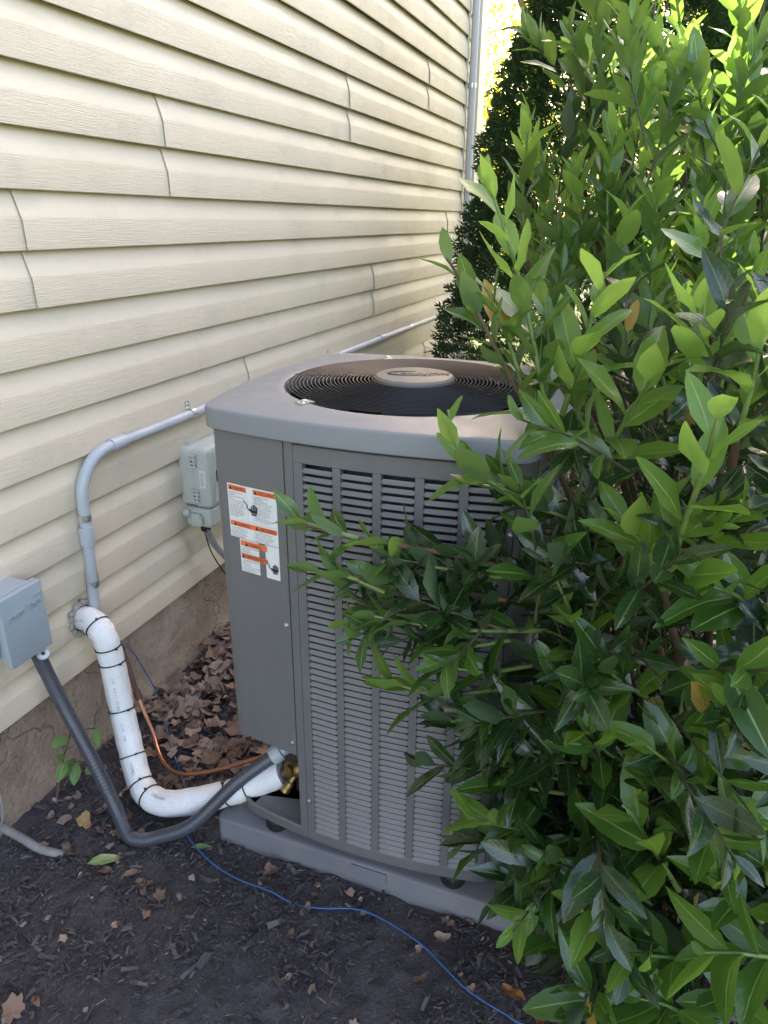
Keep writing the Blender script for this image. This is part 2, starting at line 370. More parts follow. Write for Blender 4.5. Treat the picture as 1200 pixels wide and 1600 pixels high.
# ------------------------------------------------------------------ house wall
EDGES = [.279, .379, .478, .586, .690] + [.690 + .1143 * k for k in range(1, 36)]
SEAMS = {0: [3.1], 1: [3.95], 2: [2.007], 3: [3.135], 4: [1.185, 4.31], 5: [1.68], 6: [2.87], 7: [3.888], 8: [2.2], 9: [1.4], 10: [3.4], 11: [.6]}
Y0, Y1 = -2.6, 4.60
house = thing('house', 'cream vinyl-sided house wall on a brown parged concrete foundation', 'house', (0, 1, 0))
def siding_profile(z0, h, x0):
    return [(x0 - .010, z0 + .0055), (x0 + .0015, z0 + .0005), (x0 + .004, z0), (x0 + .0052, z0 + .0015), (x0 + .0042, z0 + h * .50), (x0 + .0022, z0 + h * .56),
            (x0 - .0095, z0 + h * .90), (x0 - .0125, z0 + h * .955), (x0 - .0135, z0 + h + .004)]
def siding_panel(i, ya, yb, lift):
    mb = MB()
    for j in (0, 1):
        z0 = EDGES[2 * i + j]; h = EDGES[2 * i + j + 1] - z0
        pr = siding_profile(z0, h, lift)
        n = max(2, int((yb - ya) / .25)); ys = np.linspace(ya, yb, n)
        amp = .0011
        rows = [[(x + amp * noise.noise((y * 1.7, z0 * 9, i * 3.1)), y, z + .0008 * noise.noise((y * 1.1, i * 7.7 + j, 4))) for x, z in pr] for y in ys]
        o = len(mb.v); m = len(pr)
        mb.v += [p for r in rows for p in r]
        for a in range(n - 1):
            for k in range(m - 1):
                mb.f.append((o + a * m + k, o + (a + 1) * m + k, o + (a + 1) * m + k + 1, o + a * m + k + 1)); mb.uv.append([(0, 0)] * 4); mb.mi.append(0 if 1 < k < 5 else 1)
        for a, rev in ():                    # the cut ends show their thickness
            for k in range(m - 1):
                p, q = rows[a][k], rows[a][k + 1]
                mb.add([p, q, (q[0] - .002, q[1], q[2]), (p[0] - .002, p[1], p[2])], [(0, 1, 2, 3) if rev else (3, 2, 1, 0)], 1)
    o = obj('siding_panel', mb, ['siding_grain', 'siding_smooth'], house, 25)
for i in range(len(EDGES) // 2):
    if 2 * i + 2 >= len(EDGES): break
    cuts = [Y0] + SEAMS.get(i, [1.0 + (i * 1.37) % 3]) + [Y1]
    for k in range(len(cuts) - 1):
        siding_panel(i, cuts[k], cuts[k + 1] + (.03 if k < len(cuts) - 2 else 0), .0140 + .0036 * k)
TOPZ = EDGES[-1]
mb = MB(); mb.box((-.20, Y0, .27), (0.0, WALL_END - .02, TOPZ)); obj('sheathing', mb, 'sheathing', house)
mb = MB(); ys = np.linspace(Y0, WALL_END, 150); zs = np.linspace(-.12, .285, 14)
mb.sheet([[(-.003 + .006 * noise.noise((y * 2.5, z * 4, 1)) + .004 * noise.noise((y * 9, z * 12, 6)) + (.016 + .01 * noise.noise((y * 3, 0, 9)) if z < .045 + .02 * noise.noise((y * 4, 2, 2)) else 0), y, z) for y in ys] for z in zs])
mb.box((-.3, Y0, -.12), (-.02, WALL_END, .28))
obj('foundation', mb, 'parged_concrete', house, 60)
mb = MB(); mb.box((-6, Y0, -.1), (-.21, WALL_END - .03, TOPZ)); obj('building_core', mb, 'siding_smooth', house)
# corner: channel with the notched siding ends, then the wide corner post
mb = MB(); mb.box((.0, 4.605, .27), (.012, 4.635, TOPZ)); mb.box((.0, 4.605, .27), (.024, 4.611, TOPZ)); obj('channel', mb, 'trim_cream', house)
for a, b in zip(EDGES[:-1], EDGES[1:]):
    mb = MB(); mb.sheet([[(.017, y, a), (.018, y, a + .055), (.003, y, b)] for y in (4.64, 4.74)]); mb.box((0, 4.64, a - .001), (.017, 4.74, a + .002))
    obj('siding_end', mb, 'siding_smooth', house)
mb = MB(); mb.box((-.09, 4.745, .25), (.030, 4.80, TOPZ)); mb.box((-.09, 4.802, .25), (.044, 4.90, TOPZ)); mb.box((-.10, 4.902, .25), (.030, 5.01, TOPZ)); obj('corner_post', mb, 'trim_cream', house)
mb = MB(); mb.box((-.3, Y0, TOPZ), (.42, WALL_END + .35, TOPZ + .03)); mb.box((.40, Y0, TOPZ - .02), (.425, WALL_END + .35, TOPZ + .16)); obj('soffit', mb, 'trim_cream', house)
mb = MB(); mb.add([(.47, Y0, TOPZ + .12), (.47, WALL_END + .4, TOPZ + .12), (-3.2, WALL_END + .4, TOPZ + 2.1), (-3.2, Y0, TOPZ + 2.1), (-6.8, Y0, TOPZ + .12), (-6.8, WALL_END + .4, TOPZ + .12)], [(0, 1, 2, 3), (3, 2, 5, 4), (1, 5, 2), (0, 3, 4), (0, 4, 5, 1)]); obj('roof', mb, 'roofing', house)
# sealant where the line set goes through the wall
mb = MB(); rows = []
for k in range(56):
    a = 2 * PI * k / 56; row = []
    for q in range(9):
        b_ = 2 * PI * q / 9; n1 = noise.noise((math.cos(a) * 4, math.sin(a) * 4, b_ * .8)); n2 = noise.noise((math.cos(a) * 13, math.sin(a) * 13, b_ * 2 + 7))
        rr = .0075 + .005 * n1 + .0035 * n2; R = .039 + .006 * n1; row.append((.019 + rr * math.sin(b_), 1.163 + (R + rr * math.cos(b_)) * math.cos(a), .415 + (R + rr * math.cos(b_)) * math.sin(a)))
    rows.append(row + [row[0]])
mb.sheet(rows + [rows[0]])
obj('sealant', mb, 'foam', house, 60)
mb = MB(); mb.lathe([(.036, 0), (.036, .010)], (.012, 1.163, .415), (1, 0, 0), 20); obj('sleeve_hole', mb, 'black_plastic', house)

# vertical grey pipe standing at the end of the siding
mb = MB(); mb.tube([(.045, 4.645, z) for z in np.linspace(-.02, 4.6, 12)], .021, 14)
cp = thing('corner_pipe', 'slim grey vertical pipe running up the wall beside the cream corner post', 'pipe', (.045, 4.645, 0)); obj('pipe', mb, 'pipe_grey', cp)
for z in (.9, 2.05, 3.2):
    mb = MB(); mb.lathe([(.0215, -.012), (.0235, -.012), (.0235, .012), (.0215, .012)], (.045, 4.645, z), (0, 0, 1), 14, cap=False); mb.box((.018, 4.60, z - .012), (.026, 4.69, z + .012)); obj('strap', mb, 'zinc', cp)

# ------------------------------------------------------------------ conduit run on the wall
cond = thing('electrical_conduit', 'light grey plastic conduit climbing the siding and bending along the wall', 'conduit', (.034, 1.21, .4))
CXW, CR = .034, .0135
mb = MB(); mb.tube([(CXW, 1.188, .385), (CXW, 1.205, .60), (CXW, 1.207, .655)], CR, 16); obj('riser', mb, 'conduit_grey', cond, 50)
mb = MB()
arc = [(CXW, 1.207, .640), (CXW, 1.209, .70)] + [(CXW, 1.209 + .105 * (1 - math.cos(a)), .705 + .105 * math.sin(a)) for a in np.linspace(0.1, PI / 2, 12)] + [(CXW, 1.36, .811)]
mb.tube(arc, CR * 1.05, 16); obj('elbow', mb, 'conduit_grey', cond, 50)
mb = MB(); mb.tube([(CXW, 1.33, .810), (CXW, 2.6, .809), (CXW, 4.7, .802)], CR, 16); obj('run', mb, 'conduit_grey', cond, 50)
for p, d in (((CXW, 1.2045, .622), (0, .02, 1)), ((CXW, 1.35, .811), (0, 1, 0)), ((CXW, 1.93, .8105), (0, 1, 0)), ((CXW, 3.2, .808), (0, 1, 0))):
    mb = MB(); mb.lathe([(CR, -.024), (.0168, -.024), (.0172, -.021), (.0172, .021), (.0168, .024), (CR, .024)], p, d, 18, cap=False); obj('coupling', mb, 'conduit_grey', cond, 40)
for p, d, s in (((CXW, 1.207, .668), (0, 0, 1), 1), ((CXW, 1.199, .497), (0, 0, 1), 1), ((CXW, 1.665, .811), (0, 1, 0), 2), ((CXW, 2.02, .8105), (0, 1, 0), 2), ((CXW, 2.62, .809), (0, 1, 0), 2), ((CXW, 3.62, .807), (0, 1, 0), 2)):
    mb = MB(); mb.lathe([(CR + .0004, -.008), (CR + .0018, -.008), (CR + .0018, .008), (CR + .0004, .008)], p, d, 18, cap=False)
    P = Vector(p)
    if s == 1:
        mb.box((P.x - .02, P.y + CR, P.z - .008), (P.x - .012, P.y + .034, P.z + .008)); c = (P.x - .012, P.y + .025, P.z)
        mb.lathe([(.005, 0), (.0045, .003)], (P.x + CR - .001, P.y - .004, P.z), (1, 0, 0), 8)
    else:
        mb.box((P.x - .02, P.y - .008, P.z + CR), (P.x - .012, P.y + .008, P.z + .034)); c = (P.x - .012, P.y, P.z + .025)
    mb.lathe([(.0055, 0), (.005, .003), (.002, .004)], c, (1, 0, 0), 8); obj('strap', mb, 'zinc', cond)

# ------------------------------------------------------------------ utility enclosure on the wall
def rbox(mb, a, b, r=.006, mi=0, n=3):
    x0, y0, z0 = a; x1, y1, z1 = b; loop = []
    for cy, cz, a0 in ((y1 - r, z1 - r, 0), (y0 + r, z1 - r, PI / 2), (y0 + r, z0 + r, PI), (y1 - r, z0 + r, 1.5 * PI)):
        for k in range(n + 1):
            an = a0 + k * PI / 2 / n; loop.append((cy, cz, math.cos(an), math.sin(an)))
    rows = []
    for x, rr in ((x0, r), (x1 - r * .7, r), (x1 - r * .2, r * .75), (x1, r * .25)):
        rows.append([(x, cy + c * rr, cz + s * rr) for cy, cz, c, s in loop])
    m = len(loop); mb.sheet(rows, mi, True); o = len(mb.v) - m
    mb.f.append(tuple(range(o, o + m))); mb.uv.append([(0, 0)] * m); mb.mi.append(mi)
    return mb
nid = thing('utility_enclosure', 'beige green two-part utility box on the siding, half hidden behind the unit', 'utility box', (.02, 1.75, .5))
NY0, NY1 = 1.612, 1.86
mb = MB(); rbox(mb, (.012, NY0, .548), (.060, NY1, .722), .012); obj('back_shell', mb, 'nid_beige', nid, 40)
mb = MB(); rbox(mb, (.062, NY0 - .003, .545), (.108, NY1 + .003, .725), .014); mb.box((.108, NY0 + .03, .560), (.111, NY1 - .01, .708)); obj('lid', mb, 'nid_beige', nid, 40)
mb = MB(); rbox(mb, (.012, NY0 + .004, .480), (.098, NY1 - .004, .540), .010); mb.box((.098, NY0 + .02, .490), (.1005, NY1 - .02, .532)); obj('lower_box', mb, 'nid_beige', nid, 40)
for z in (.690, .585):
    mb = MB()
    for dz in (-.016, -.006, .006, .016): mb.box((.050, NY0 - .013, z + dz - .003), (.076, NY0 - .002, z + dz + .003))
    mb.tube([(.056, NY0 - .011, z - .02), (.056, NY0 - .011, z + .02)], .0035, 8); mb.tube([(.070, NY0 - .010, z - .02), (.070, NY0 - .010, z + .02)], .003, 8); obj('hinge', mb, 'nid_beige', nid)
mb = MB(); mb.box((.04, NY0 - .008, .488), (.07, NY0 + .003, .527)); mb.box((.066, NY0 - .014, .495), (.078, NY0 - .002, .520)); mb.tube([(.045 + .011 * math.cos(a), NY0 - .007, .507 + .012 * math.sin(a)) for a in np.linspace(0, 5.5, 14)], .0025, 6); obj('latch', mb, 'nid_beige', nid)
mb = MB(); mb.box((.012, NY0 + .028, .720), (.016, NY0 + .056, .752)); mb.lathe([(.005, 0), (.005, .003)], (.016, NY0 + .042, .740), (1, 0, 0), 10); mb.box((.012, NY0 + .028, .716), (.03, NY0 + .031, .735)); obj('mounting_ear', mb, 'nid_beige', nid)
mb = MB(); mb.lathe([(.010, 0), (.012, .004), (.010, .008), (.005, .012)], (.03, NY0 - .012, .528), (0, -1, .2), 10); obj('screw_ear', mb, 'nid_beige', nid)
mb = MB(); mb.box((.080, NY0 - .0042, .610), (.099, NY0 - .0032, .662)); st = obj('sticker', mb, 'label_white', nid)
mb = MB()
for k in range(7): mb.box((.083, NY0 - .0048, .616 + k * .006), (.083 + .013 * (.6 + .4 * hash01(k, 1)), NY0 - .0043, .6185 + k * .006))
obj('lettering', mb, 'print_grey', st)
mb = MB(); mb.box((.1112, NY0 + .062, .580), (.1120, NY0 + .135, .705)); st = obj('sticker', mb, 'label_blue', nid)
mb = MB()
for k in range(15):
    if k in (5, 10): continue
    mb.box((.1122, NY0 + .067, .586 + k * .0077), (.1125, NY0 + .072 + .055 * (.5 + .5 * hash01(k, 4)), .5890 + k * .0077))
obj('lettering', mb, 'ink', st)
mb = MB(); mb.box((.109, NY0 + .034, .622), (.1135, NY0 + .050, .655)); mb.box((.1135, NY0 + .037, .628), (.1140, NY0 + .047, .648)); obj('lock_window', mb, 'black_plastic', nid)
mb = MB(); mb.lathe([(.010, 0), (.013, .004), (.013, .014), (.008, .018)], (.062, NY0 + .026, .478), (0, 0, -1), 12); mb.tube([(.074, NY0 + .024, .470), (.082, NY0 + .018, .474)], .005, 6); obj('cable_gland', mb, 'rubber', nid)
mb = MB(); pth = smooth_path([(.062, NY0 + .026, .468), (.075, NY0 + .05, .40), (.12, NY0 + .10, .31), (.19, NY0 + .16, .26), (.30, NY0 + .2, .235)], 8)
mb.tube(pth, .0075, 10); mb.tube([p + Vector((.010, -.002, .003)) for p in pth], .006, 8)
tag(obj('utility_cable', mb, 'cable_grey'), 'flat grey cable drooping from the beige utility box behind the unit', 'cable')
mb = MB(); mb.tube(smooth_path([(.058, NY0 + .024, .466), (.068, NY0 + .045, .37), (.10, NY0 + .09, .27), (.16, NY0 + .15, .215), (.24, NY0 + .2, .2)], 8), .0022, 6)
tag(obj('drop_wire', mb, 'black_plastic'), 'thin black wire hanging below the drooping grey cable', 'wire')

# ------------------------------------------------------------------ disconnect box, whip, line set, pipes
DY0, DY1, DZ0, DZ1, DX = .884, .994, .463, .621, .10
db = thing('disconnect_box', 'blue grey electrical disconnect box with embossed lettering on its cover', 'electrical box', (.02, .94, .46))
mb = MB(); mb.box((.016, DY0 + .008, DZ0 + .012), (.080, DY1 - .008, DZ1 - .006)); obj('back_shell', mb, 'box_grey', db)
mb = MB(); mb.box((.079, DY0 + .003, DZ0 + .006), (.088, DY1 - .003, DZ1 + .001)); rbox(mb, (.0885, DY0, DZ0), (DX, DY1, DZ1), .003); cov = obj('cover', mb, 'box_grey', db, 30)
t = text_mb('DIVERSI', .0145, .0018, 0, 'LEFT', .84); t2 = text_mb('T', .021, .0018); t3 = text_mb('ECH', .0145, .0018, 0, 'LEFT', .80)
def onbox(mb_, y, z): return mapped(mb_, lambda a, b, c: (DX + .0007 + c, y + a, z + b + a * .10))
mb = onbox(t, DY0 + .012, DZ0 + .104)
merge(mb, onbox(t2, DY0 + .0635, DZ0 + .108)); merge(mb, onbox(t3, DY0 + .0745, DZ0 + .109))
mb.bar((DX + .0007, DY0 + .083, DZ0 + .088), (DX + .0007, DY0 + .102, DZ0 + .133), .003, .0016, Vector((1, 0, 0))); mb.bar((DX + .0007, DY0 + .084, DZ0 + .133), (DX + .0007, DY0 + .104, DZ0 + .133), .003, .0016, Vector((1, 0, 0)))
obj('lettering', mb, 'box_grey', cov, 0)
mb = MB()
for z in (.515, .585): mb.box((.03, DY0 - .004, z - .014), (.07, DY0 + .004, z + .014))
mb.tube([(.05 + .016 * math.cos(a), DY0 + .002, .490 + .012 * math.sin(a)) for a in np.linspace(0, 2 * PI, 18)], .003, 6); obj('latch', mb, 'box_grey', db)
mb = MB(); mb.lathe([(.004, .0), (.0128, .0), (.0135, .003), (.0128, .006), (.004, .006)], (.094, .967, .448), (.5, -.2, .85), 18); obj('hasp_eye', mb, 'conduit_grey', db); mb = MB(); mb.lathe([(.0042, .0), (.0042, .0068)], (.094, .967, .448), (.5, -.2, .85), 12); obj('hasp_hole', mb, 'black_plastic', db)
mb = MB(); mb.lathe([(.017, .0), (.020, -.004), (.020, -.014), (.016, -.018)], (.066, .972, .462), (0, 0, 1), 12); obj('hub', mb, 'black_plastic', db)
whip_pts = smooth_path([(.066, .975, .452), (.080, .982, .38), (.105, .985, .30), (.160, .978, .195), (.222, .966, .070), (.265, .945, .025), (.300, .940, .021), (.345, .955, .030), (.417, .99, .062), (.495, 1.06, .146), (.560, 1.115, .196)], 10)
wh = thing('conduit_whip', 'dark grey flexible conduit looping from the disconnect box down to the unit', 'conduit', (.30, .94, 0))
mb = MB(); rs = [.0152 + .00035 * math.sin(i * 2.2) for i in range(len(whip_pts))]
fine = smooth_path(whip_pts, 5); mb.tube(fine, [.0150 + (.0007 if i % 3 == 1 else 0) + .0004 * noise.noise((i * .05, 1, 1)) for i in range(len(fine))], 14); obj('hose', mb, 'whip_grey', wh, 60)
d = (whip_pts[-1] - whip_pts[-3]).normalized()
mb = MB(); mb.lathe([(.0165, -.004), (.0205, -.002), (.0212, .012), (.0205, .022), (.0155, .024), (.0155, .06)], whip_pts[-1], d, 16); obj('connector', mb, 'conduit_grey', wh, 30)
line_pts = smooth_path([(.0, 1.163, .415), (.05, 1.158, .417), (.092, 1.148, .392), (.108, 1.145, .32), (.132, 1.127, .20), (.178, 1.090, .100), (.225, 1.055, .055), (.275, 1.035, .044), (.33, 1.035, .050), (.41, 1.055, .075), (.50, 1.08, .115), (.585, 1.112, .160)], 8)
ls = thing('insulated_line_set', 'thick white insulated refrigerant line with black ties, from wall hole to the unit', 'refrigerant line', (.27, 1.04, 0))
mb = MB(); rad = [.0302 + .0022 * noise.noise((i * .33, 3, 0)) - (.0014 if i in (12, 20, 24, 32, 38, 39, 48, 54, 76, 80) else 0) for i in range(len(line_pts))]; mb.tube(line_pts, rad, 22); obj('insulation', mb, 'insulation_white', ls, 60)
def tie(i, dbl=False):
    p = line_pts[i]; d = (line_pts[i + 1] - line_pts[i - 1]).normalized()
    mb = MB(); mb.lathe([(.0298, -.0013), (.0318, -.0013), (.0318, .0013), (.0298, .0013)], p, d, 22, cap=False)
    x = d.cross(Vector((.2, .9, .3))).normalized(); mb.bar(p + x * .031, p + x * .037, .005, .004); 
    obj('cable_tie', mb, 'black_plastic', ls, 40)
for i in (12, 20, 24, 32, 40, 48, 54, 77, 81): tie(i)
# small grey print along the insulation
mb = MB()
def along(i0, i1, ang, word):
    n = len(word)
    for k, ch in enumerate(word):
        if ch == ' ': continue
        fi = i0 + (i1 - i0) * k / n; i = int(fi); f = fi - i
        p = line_pts[i].lerp(line_pts[i + 1], f); d = (line_pts[i + 1] - line_pts[i]).normalized()
        q = (CAM - p); q = (q - d * q.dot(d)).normalized(); s = d.cross(q); nrm = (q * math.cos(ang) + s * math.sin(ang)).normalized(); s2 = nrm.cross(d)
        g = text_mb(ch, .0095, 0, 0, 'CENTER', 1, 1)
        base = p + nrm * .0322
        g.v = [tuple(base + d * a + s2 * b - nrm * (.0322 - math.sqrt(max(0, .0322 ** 2 - b * b)))) for a, b, c in g.v]
        mb.add(g.v, g.f)
for q in ((26, 31.5, .35, 'UV'), (27.9, 32.4, .35, 'RESISTANT'), (34.2, 35.6, .35, '3/4'), (36.2, 37.2, .35, 'IN'), (42, 46, .35, '1/2 WALL'), (58, 64, -.2, 'UV RESISTANT'), (4, 9, .5, 'LINE SET'), (77.5, 80.5, -.1, '3/4 IN')):
    if q[3] == 'UV': q = (26.4, 27.4, .35, 'UV')
    mb = MB(); along(*q); obj('lettering', mb, 'print_grey', ls, 0)
# bare copper liquid line
cpz = thing('copper_pipe', 'thin bare copper pipe curving past the white line to the unit', 'pipe', (.2, 1.18, 0))
cpts = smooth_path([(.01, 1.285, .262), (.055, 1.262, .17), (.085, 1.248, .105), (.135, 1.22, .05), (.175, 1.185, .030), (.225, 1.15, .030), (.285, 1.13, .042), (.375, 1.13, .080), (.47, 1.135, .135), (.56, 1.14, .19)], 8)
mb = MB(); mb.tube(cpts[7:], .0052, 12); obj('pipe', mb, 'copper', cpz, 60)
mb = MB(); mb.tube(cpts[:13], .0066, 10); mb.lathe([(.008, -.012), (.0098, -.012), (.0098, .012), (.008, .012)], cpts[12], cpts[13] - cpts[11], 12); obj('taped_end', mb, 'copper_dark', cpz, 50)
mb = MB(); mb.tube(smooth_path([(.02, 1.283, .258), (.03, 1.298, .243), (.035, 1.335, .147), (.04, 1.365, .05), (.075, 1.335, .022), (.148, 1.26, .028), (.235, 1.18, .012), (.318, 1.105, .018)], 8), .0016, 8)
mb.tube(smooth_path([(.318, 1.105, .012), (.36, 1.04, .012)], 8), .0016, 8)
mb.tube(smooth_path([(.36, 1.04, .012), (.398, .991, .018), (.487, .95, .016), (.565, .936, .012), (.641, .931, .018), (.70, .930, .006), (.759, .933, .016), (.849, .955, .022), (.966, .932, .022), (1.03, .902, .020), (1.084, .876, .018), (1.15, .862, .014), (1.204, .859, .01), (1.30, .90, .006), (1.42, .95, .0)], 8), .0016, 8)
tag(obj('blue_wire', mb, 'blue_wire'), 'thin blue control wire trailing from the wall across the dark mulch', 'wire')
mb = MB(); hp = smooth_path([(-.02, .80, .075), (.01, .83, .060), (.065, .835, .045), (.117, .838, .026), (.155, .86, .0)], 8); mb.tube(hp, [.0092 + (.0006 if i % 2 else 0) for i in range(len(hp))], 12)
hs = thing('grey_hose', 'short grey ribbed conduit end half buried in leaves by the foundation', 'hose', (.08, .835, 0)); obj('hose', mb, 'hose_grey', hs, 60)
mb = MB(); mb.lathe([(.013, -.01), (.0145, -.008), (.0145, .008), (.013, .01)], hp[8], hp[9] - hp[7], 14); obj('collar', mb, 'black_plastic', hs)
mb = MB(); mb.tube(smooth_path([aty(-14, 1300, .80), aty(2, 1288, .80), aty(4, 1262, .80), aty(-4, 1240, .80), aty(-20, 1232, .80)], 6), .003, 8); tag(obj('cable_loop', mb, 'cable_grey'), 'small loop of pale grey cable at the foot of the foundation', 'cable')

# ------------------------------------------------------------------ equipment pad
pad = thing('equipment_pad', 'grey plastic pad under the air conditioner on the mulch', 'equipment pad', (.82, 1.36, 0))
mb = MB()
def rrect(x0, y0, x1, y1, r, n=5):
    out = []
    for cx, cy, a0 in ((x1 - r, y1 - r, 0), (x0 + r, y1 - r, PI / 2), (x0 + r, y0 + r, PI), (x1 - r, y0 + r, 1.5 * PI)):
        out += [(cx + r * math.cos(a0 + k * PI / 2 / n), cy + r * math.sin(a0 + k * PI / 2 / n)) for k in range(n + 1)]
    return out
rows = []
for ins, z in ((0, -.06), (.002, .0545), (.0032, .0585), (.006, .0605), (.012, .0612), (.30, .0612)):
    rows.append([(x, y, z) for x, y in rrect(.452 + ins, 1.024 + ins, 1.20 - ins, 1.70 - ins, max(.004, .018 - ins * .3))])
mb.sheet(rows, 0, True); n = len(rows[0]); o = len(mb.v) - n; mb.f.append(tuple(range(o, o + n))); mb.uv.append([(0, 0)] * n); mb.mi.append(0)
obj('slab', mb, 'pad_plastic', pad, 40)
mb = MB(); mb.box((.79, 1.0225, .030), (.87, 1.0250, .056)); obj('molded_panel', mb, 'pad_plastic', pad)

# ------------------------------------------------------------------ air conditioner
AX, AY = .800, 1.325
A_, RR, RF = .312, 1.30, .032
_d = (-2 * (RR - A_) + math.sqrt(4 * (RR - A_) ** 2 - 8 * ((RR - A_) ** 2 - (RR - RF) ** 2))) / 4
PH = math.atan2(_d, _d + RR - A_); LF = RF * (PI / 2 - 2 * PH); Q = 2 * RR * PH + LF
def S(s, off=0.0, z=0.0):
    k = math.floor(s / Q); q = s - k * Q
    if q < RR * PH: th, C, r = q / RR, (0, RR - A_), RR
    elif q < RR * PH + LF: th, C, r = PH + (q - RR * PH) / RF, (_d, -_d), RF
    else: th, C, r = PI / 2 - (Q - q) / RR, (-(RR - A_), 0), RR
    x, y = C[0] + (r + off) * math.sin(th), C[1] - (r + off) * math.cos(th)
    for _ in range(k % 4): x, y = -y, x
    return Vector((AX + x, AY + y, z))
def srange(s0, s1, step=.02):
    cuts = {s0, s1}
    for k in range(math.floor(s0 / Q) - 1, math.ceil(s1 / Q) + 1):
        for q in (RR * PH, RR * PH + LF * .25, RR * PH + LF * .5, RR * PH + LF * .75, RR * PH + LF): 
            if s0 < k * Q + q < s1: cuts.add(k * Q + q)
    n = max(1, int((s1 - s0) / .05)); cuts |= {s0 + (s1 - s0) * i / n for i in range(n + 1)}
    return sorted(cuts)
def shell(mb, s0, s1, z0, z1, off=0.0, th=.008, bev=.0015, mi=0):
    ss = srange(s0, s1); rows = []
    prof = [(off - th, z0), (off - bev, z0), (off, z0 + bev), (off, z1 - bev), (off - bev, z1), (off - th, z1)]
    for s in ss: rows.append([S(s, o, z) for o, z in prof])
    mb.sheet(rows, mi); m = len(prof); o = len(mb.v) - m * len(ss)
    for b, rev in ((o, 1), (len(mb.v) - m, 0)):
        f = tuple(range(b, b + m)); mb.f.append(f[::-1] if not rev else f); mb.uv.append([(0, 0)] * m); mb.mi.append(mi)
    return mb
ac = thing('air_conditioner', 'grey louvered air conditioning condenser with warning labels and round top fan grille', 'air conditioner', (AX, AY, .0612))
ZB, ZT = .100, .988
s_seam = -.118
# base pan with upturned rim
mb = MB(); ss = [i * Q * 4 / 96 for i in range(96)]
rows = [[S(s, o, z) for s in ss] for o, z in ((-.30, .116), (-.012, .116), (-.008, .1215), (-.003, .1215), (-.0015, .119), (-.004, .094), (-.02, .090), (-.30, .090))]
mb.sheet(rows, 0, True); obj('base_pan', mb, 'unit_grey', ac, 35)
for s, o in ((-.21, -.03), (.21, -.03), (Q * 2 - .2, -.04), (Q * 2 + .2, -.04)):
    p = S(s, o, .0612); mb = MB(); mb.lathe([(.024, 0), (.026, .004), (.026, .024), (.022, .0295)], p, (0, 0, 1), 18); obj('foot', mb, 'rubber', ac)
# coil behind the louvers
mb = MB(); mb.sheet([[S(s, -.028, z) for s in srange(-.105, 3 * Q - .30)] for z in (.127, ZT)]); mb.sheet([[S(s, -.06, z) for s in srange(-.105, 3 * Q - .30)][::-1] for z in (.127, ZT)]); obj('coil', mb, 'coil', ac, 40)
# valve compartment walls
pa, pb = S(-.106, -.03), S(-.50, -.03); pc = Vector((pa.x - .01, pb.y, 0))
mb = MB()
for a, b in ((pa, pc), (pc, pb)):
    mb.add([(a.x, a.y, .126), (b.x, b.y, .126), (b.x, b.y, ZT), (a.x, a.y, ZT)], [(0, 1, 2, 3)]); mb.add([(a.x + .004, a.y + .004, .126), (b.x + .004, b.y + .004, .126), (b.x + .004, b.y + .004, ZT), (a.x + .004, a.y + .004, ZT)], [(3, 2, 1, 0)])
obj('compartment_wall', mb, 'unit_grey', ac)
mb = MB(); shell(mb, s_seam - .006, s_seam + .011, ZB, .982, -.001, .012); obj('corner_post', mb, 'unit_grey', ac, 30)
# access panel round the left corner
def panel_low(s): return .318 + .0 * s
mb = MB(); shell(mb, -.545, s_seam - .0075, .312, .984, .001, .010, .003); acc = obj('access_panel', mb, 'unit_grey', ac, 30)
def screw(s, z, off, parent):
    n = (S(s, .01) - S(s, 0)).normalized(); mb = MB()
    mb.lathe([(.0056, 0), (.0058, .0015), (.0035, .0018), (.0035, .0042), (.002, .005)], S(s, off, z), n, 8); obj('screw', mb, 'zinc', parent)
for z in (.865, .62, .345): screw(s_seam - .016, z, .001, acc)
# louvered panels
COLS = 5; PITCHZ = .01438; ROWS = 57; ZS = .126
def louver_panel(s0, s1, cols, individual, name='louver_panel'):
    cw = (s1 - s0 - .020) / cols; gap = .0145
    z_hi = ZS + ROWS * PITCHZ
    mb = MB(); shell(mb, s0, s1, .104, ZS, 0, .012); shell(mb, s0, s1, z_hi, .978, 0, .012)
    edges = [(s0, s0 + .010 + gap / 2)] + [(s0 + .010 + k * cw - gap / 2, s0 + .010 + k * cw + gap / 2) for k in range(1, cols)] + [(s1 - .010 - gap / 2, s1)]
    for a, b in edges: shell(mb, a, b, ZS - .0005, z_hi + .0005, -.0002, .012, .0004)
    lp = obj(name, mb, 'unit_grey', ac, 30)
    allmb = MB()
    for c in range(cols):
        a, b = edges[c][1] - .0006, edges[c + 1][0] + .0006
        prof = [(-.0048, .0060), (-.0040, .0065), (-.0030, .0047), (.0022, .0013), (.0018, -.0006), (-.0034, .0002)]
        sl = MB(); ins = [(a + .0, 1.0), (a + .004, 0), ((a + b) / 2, 0), (b - .004, 0), (b, 1.0)]
        rows = []
        for s, e in ins: rows.append([S(s, o - e * .003 * (1 if k in (2, 3, 4) else 0), z + e * .0014 * (1 if k in (3, 4) else 0)) for k, (o, z) in enumerate(prof)])
        sl.sheet(rows)
        if individual:
            me = mesh_of('slat', sl, 'unit_slat_lit', ac.location - Vector((0, 0, -ZS)) + Vector((0, 0, -2 * ZS + ZS)) if False else ac.location, 40)
            for r in range(ROWS):
                o = bpy.data.objects.new('slat', me); COL.objects.link(o); o.parent = lp
                o.location = (0, 0, ZS + r * PITCHZ)
        else:
            for r in range(ROWS):
                k = len(allmb.v); allmb.add([Vector(p) + Vector((0, 0, ZS + r * PITCHZ)) for p in sl.v], sl.f)
    if not individual:
        o = obj('slat', allmb, 'unit_slat_lit', lp, 40); tag(o, kind='stuff')
    return lp
fl = louver_panel(-.1055, .272, COLS, True)
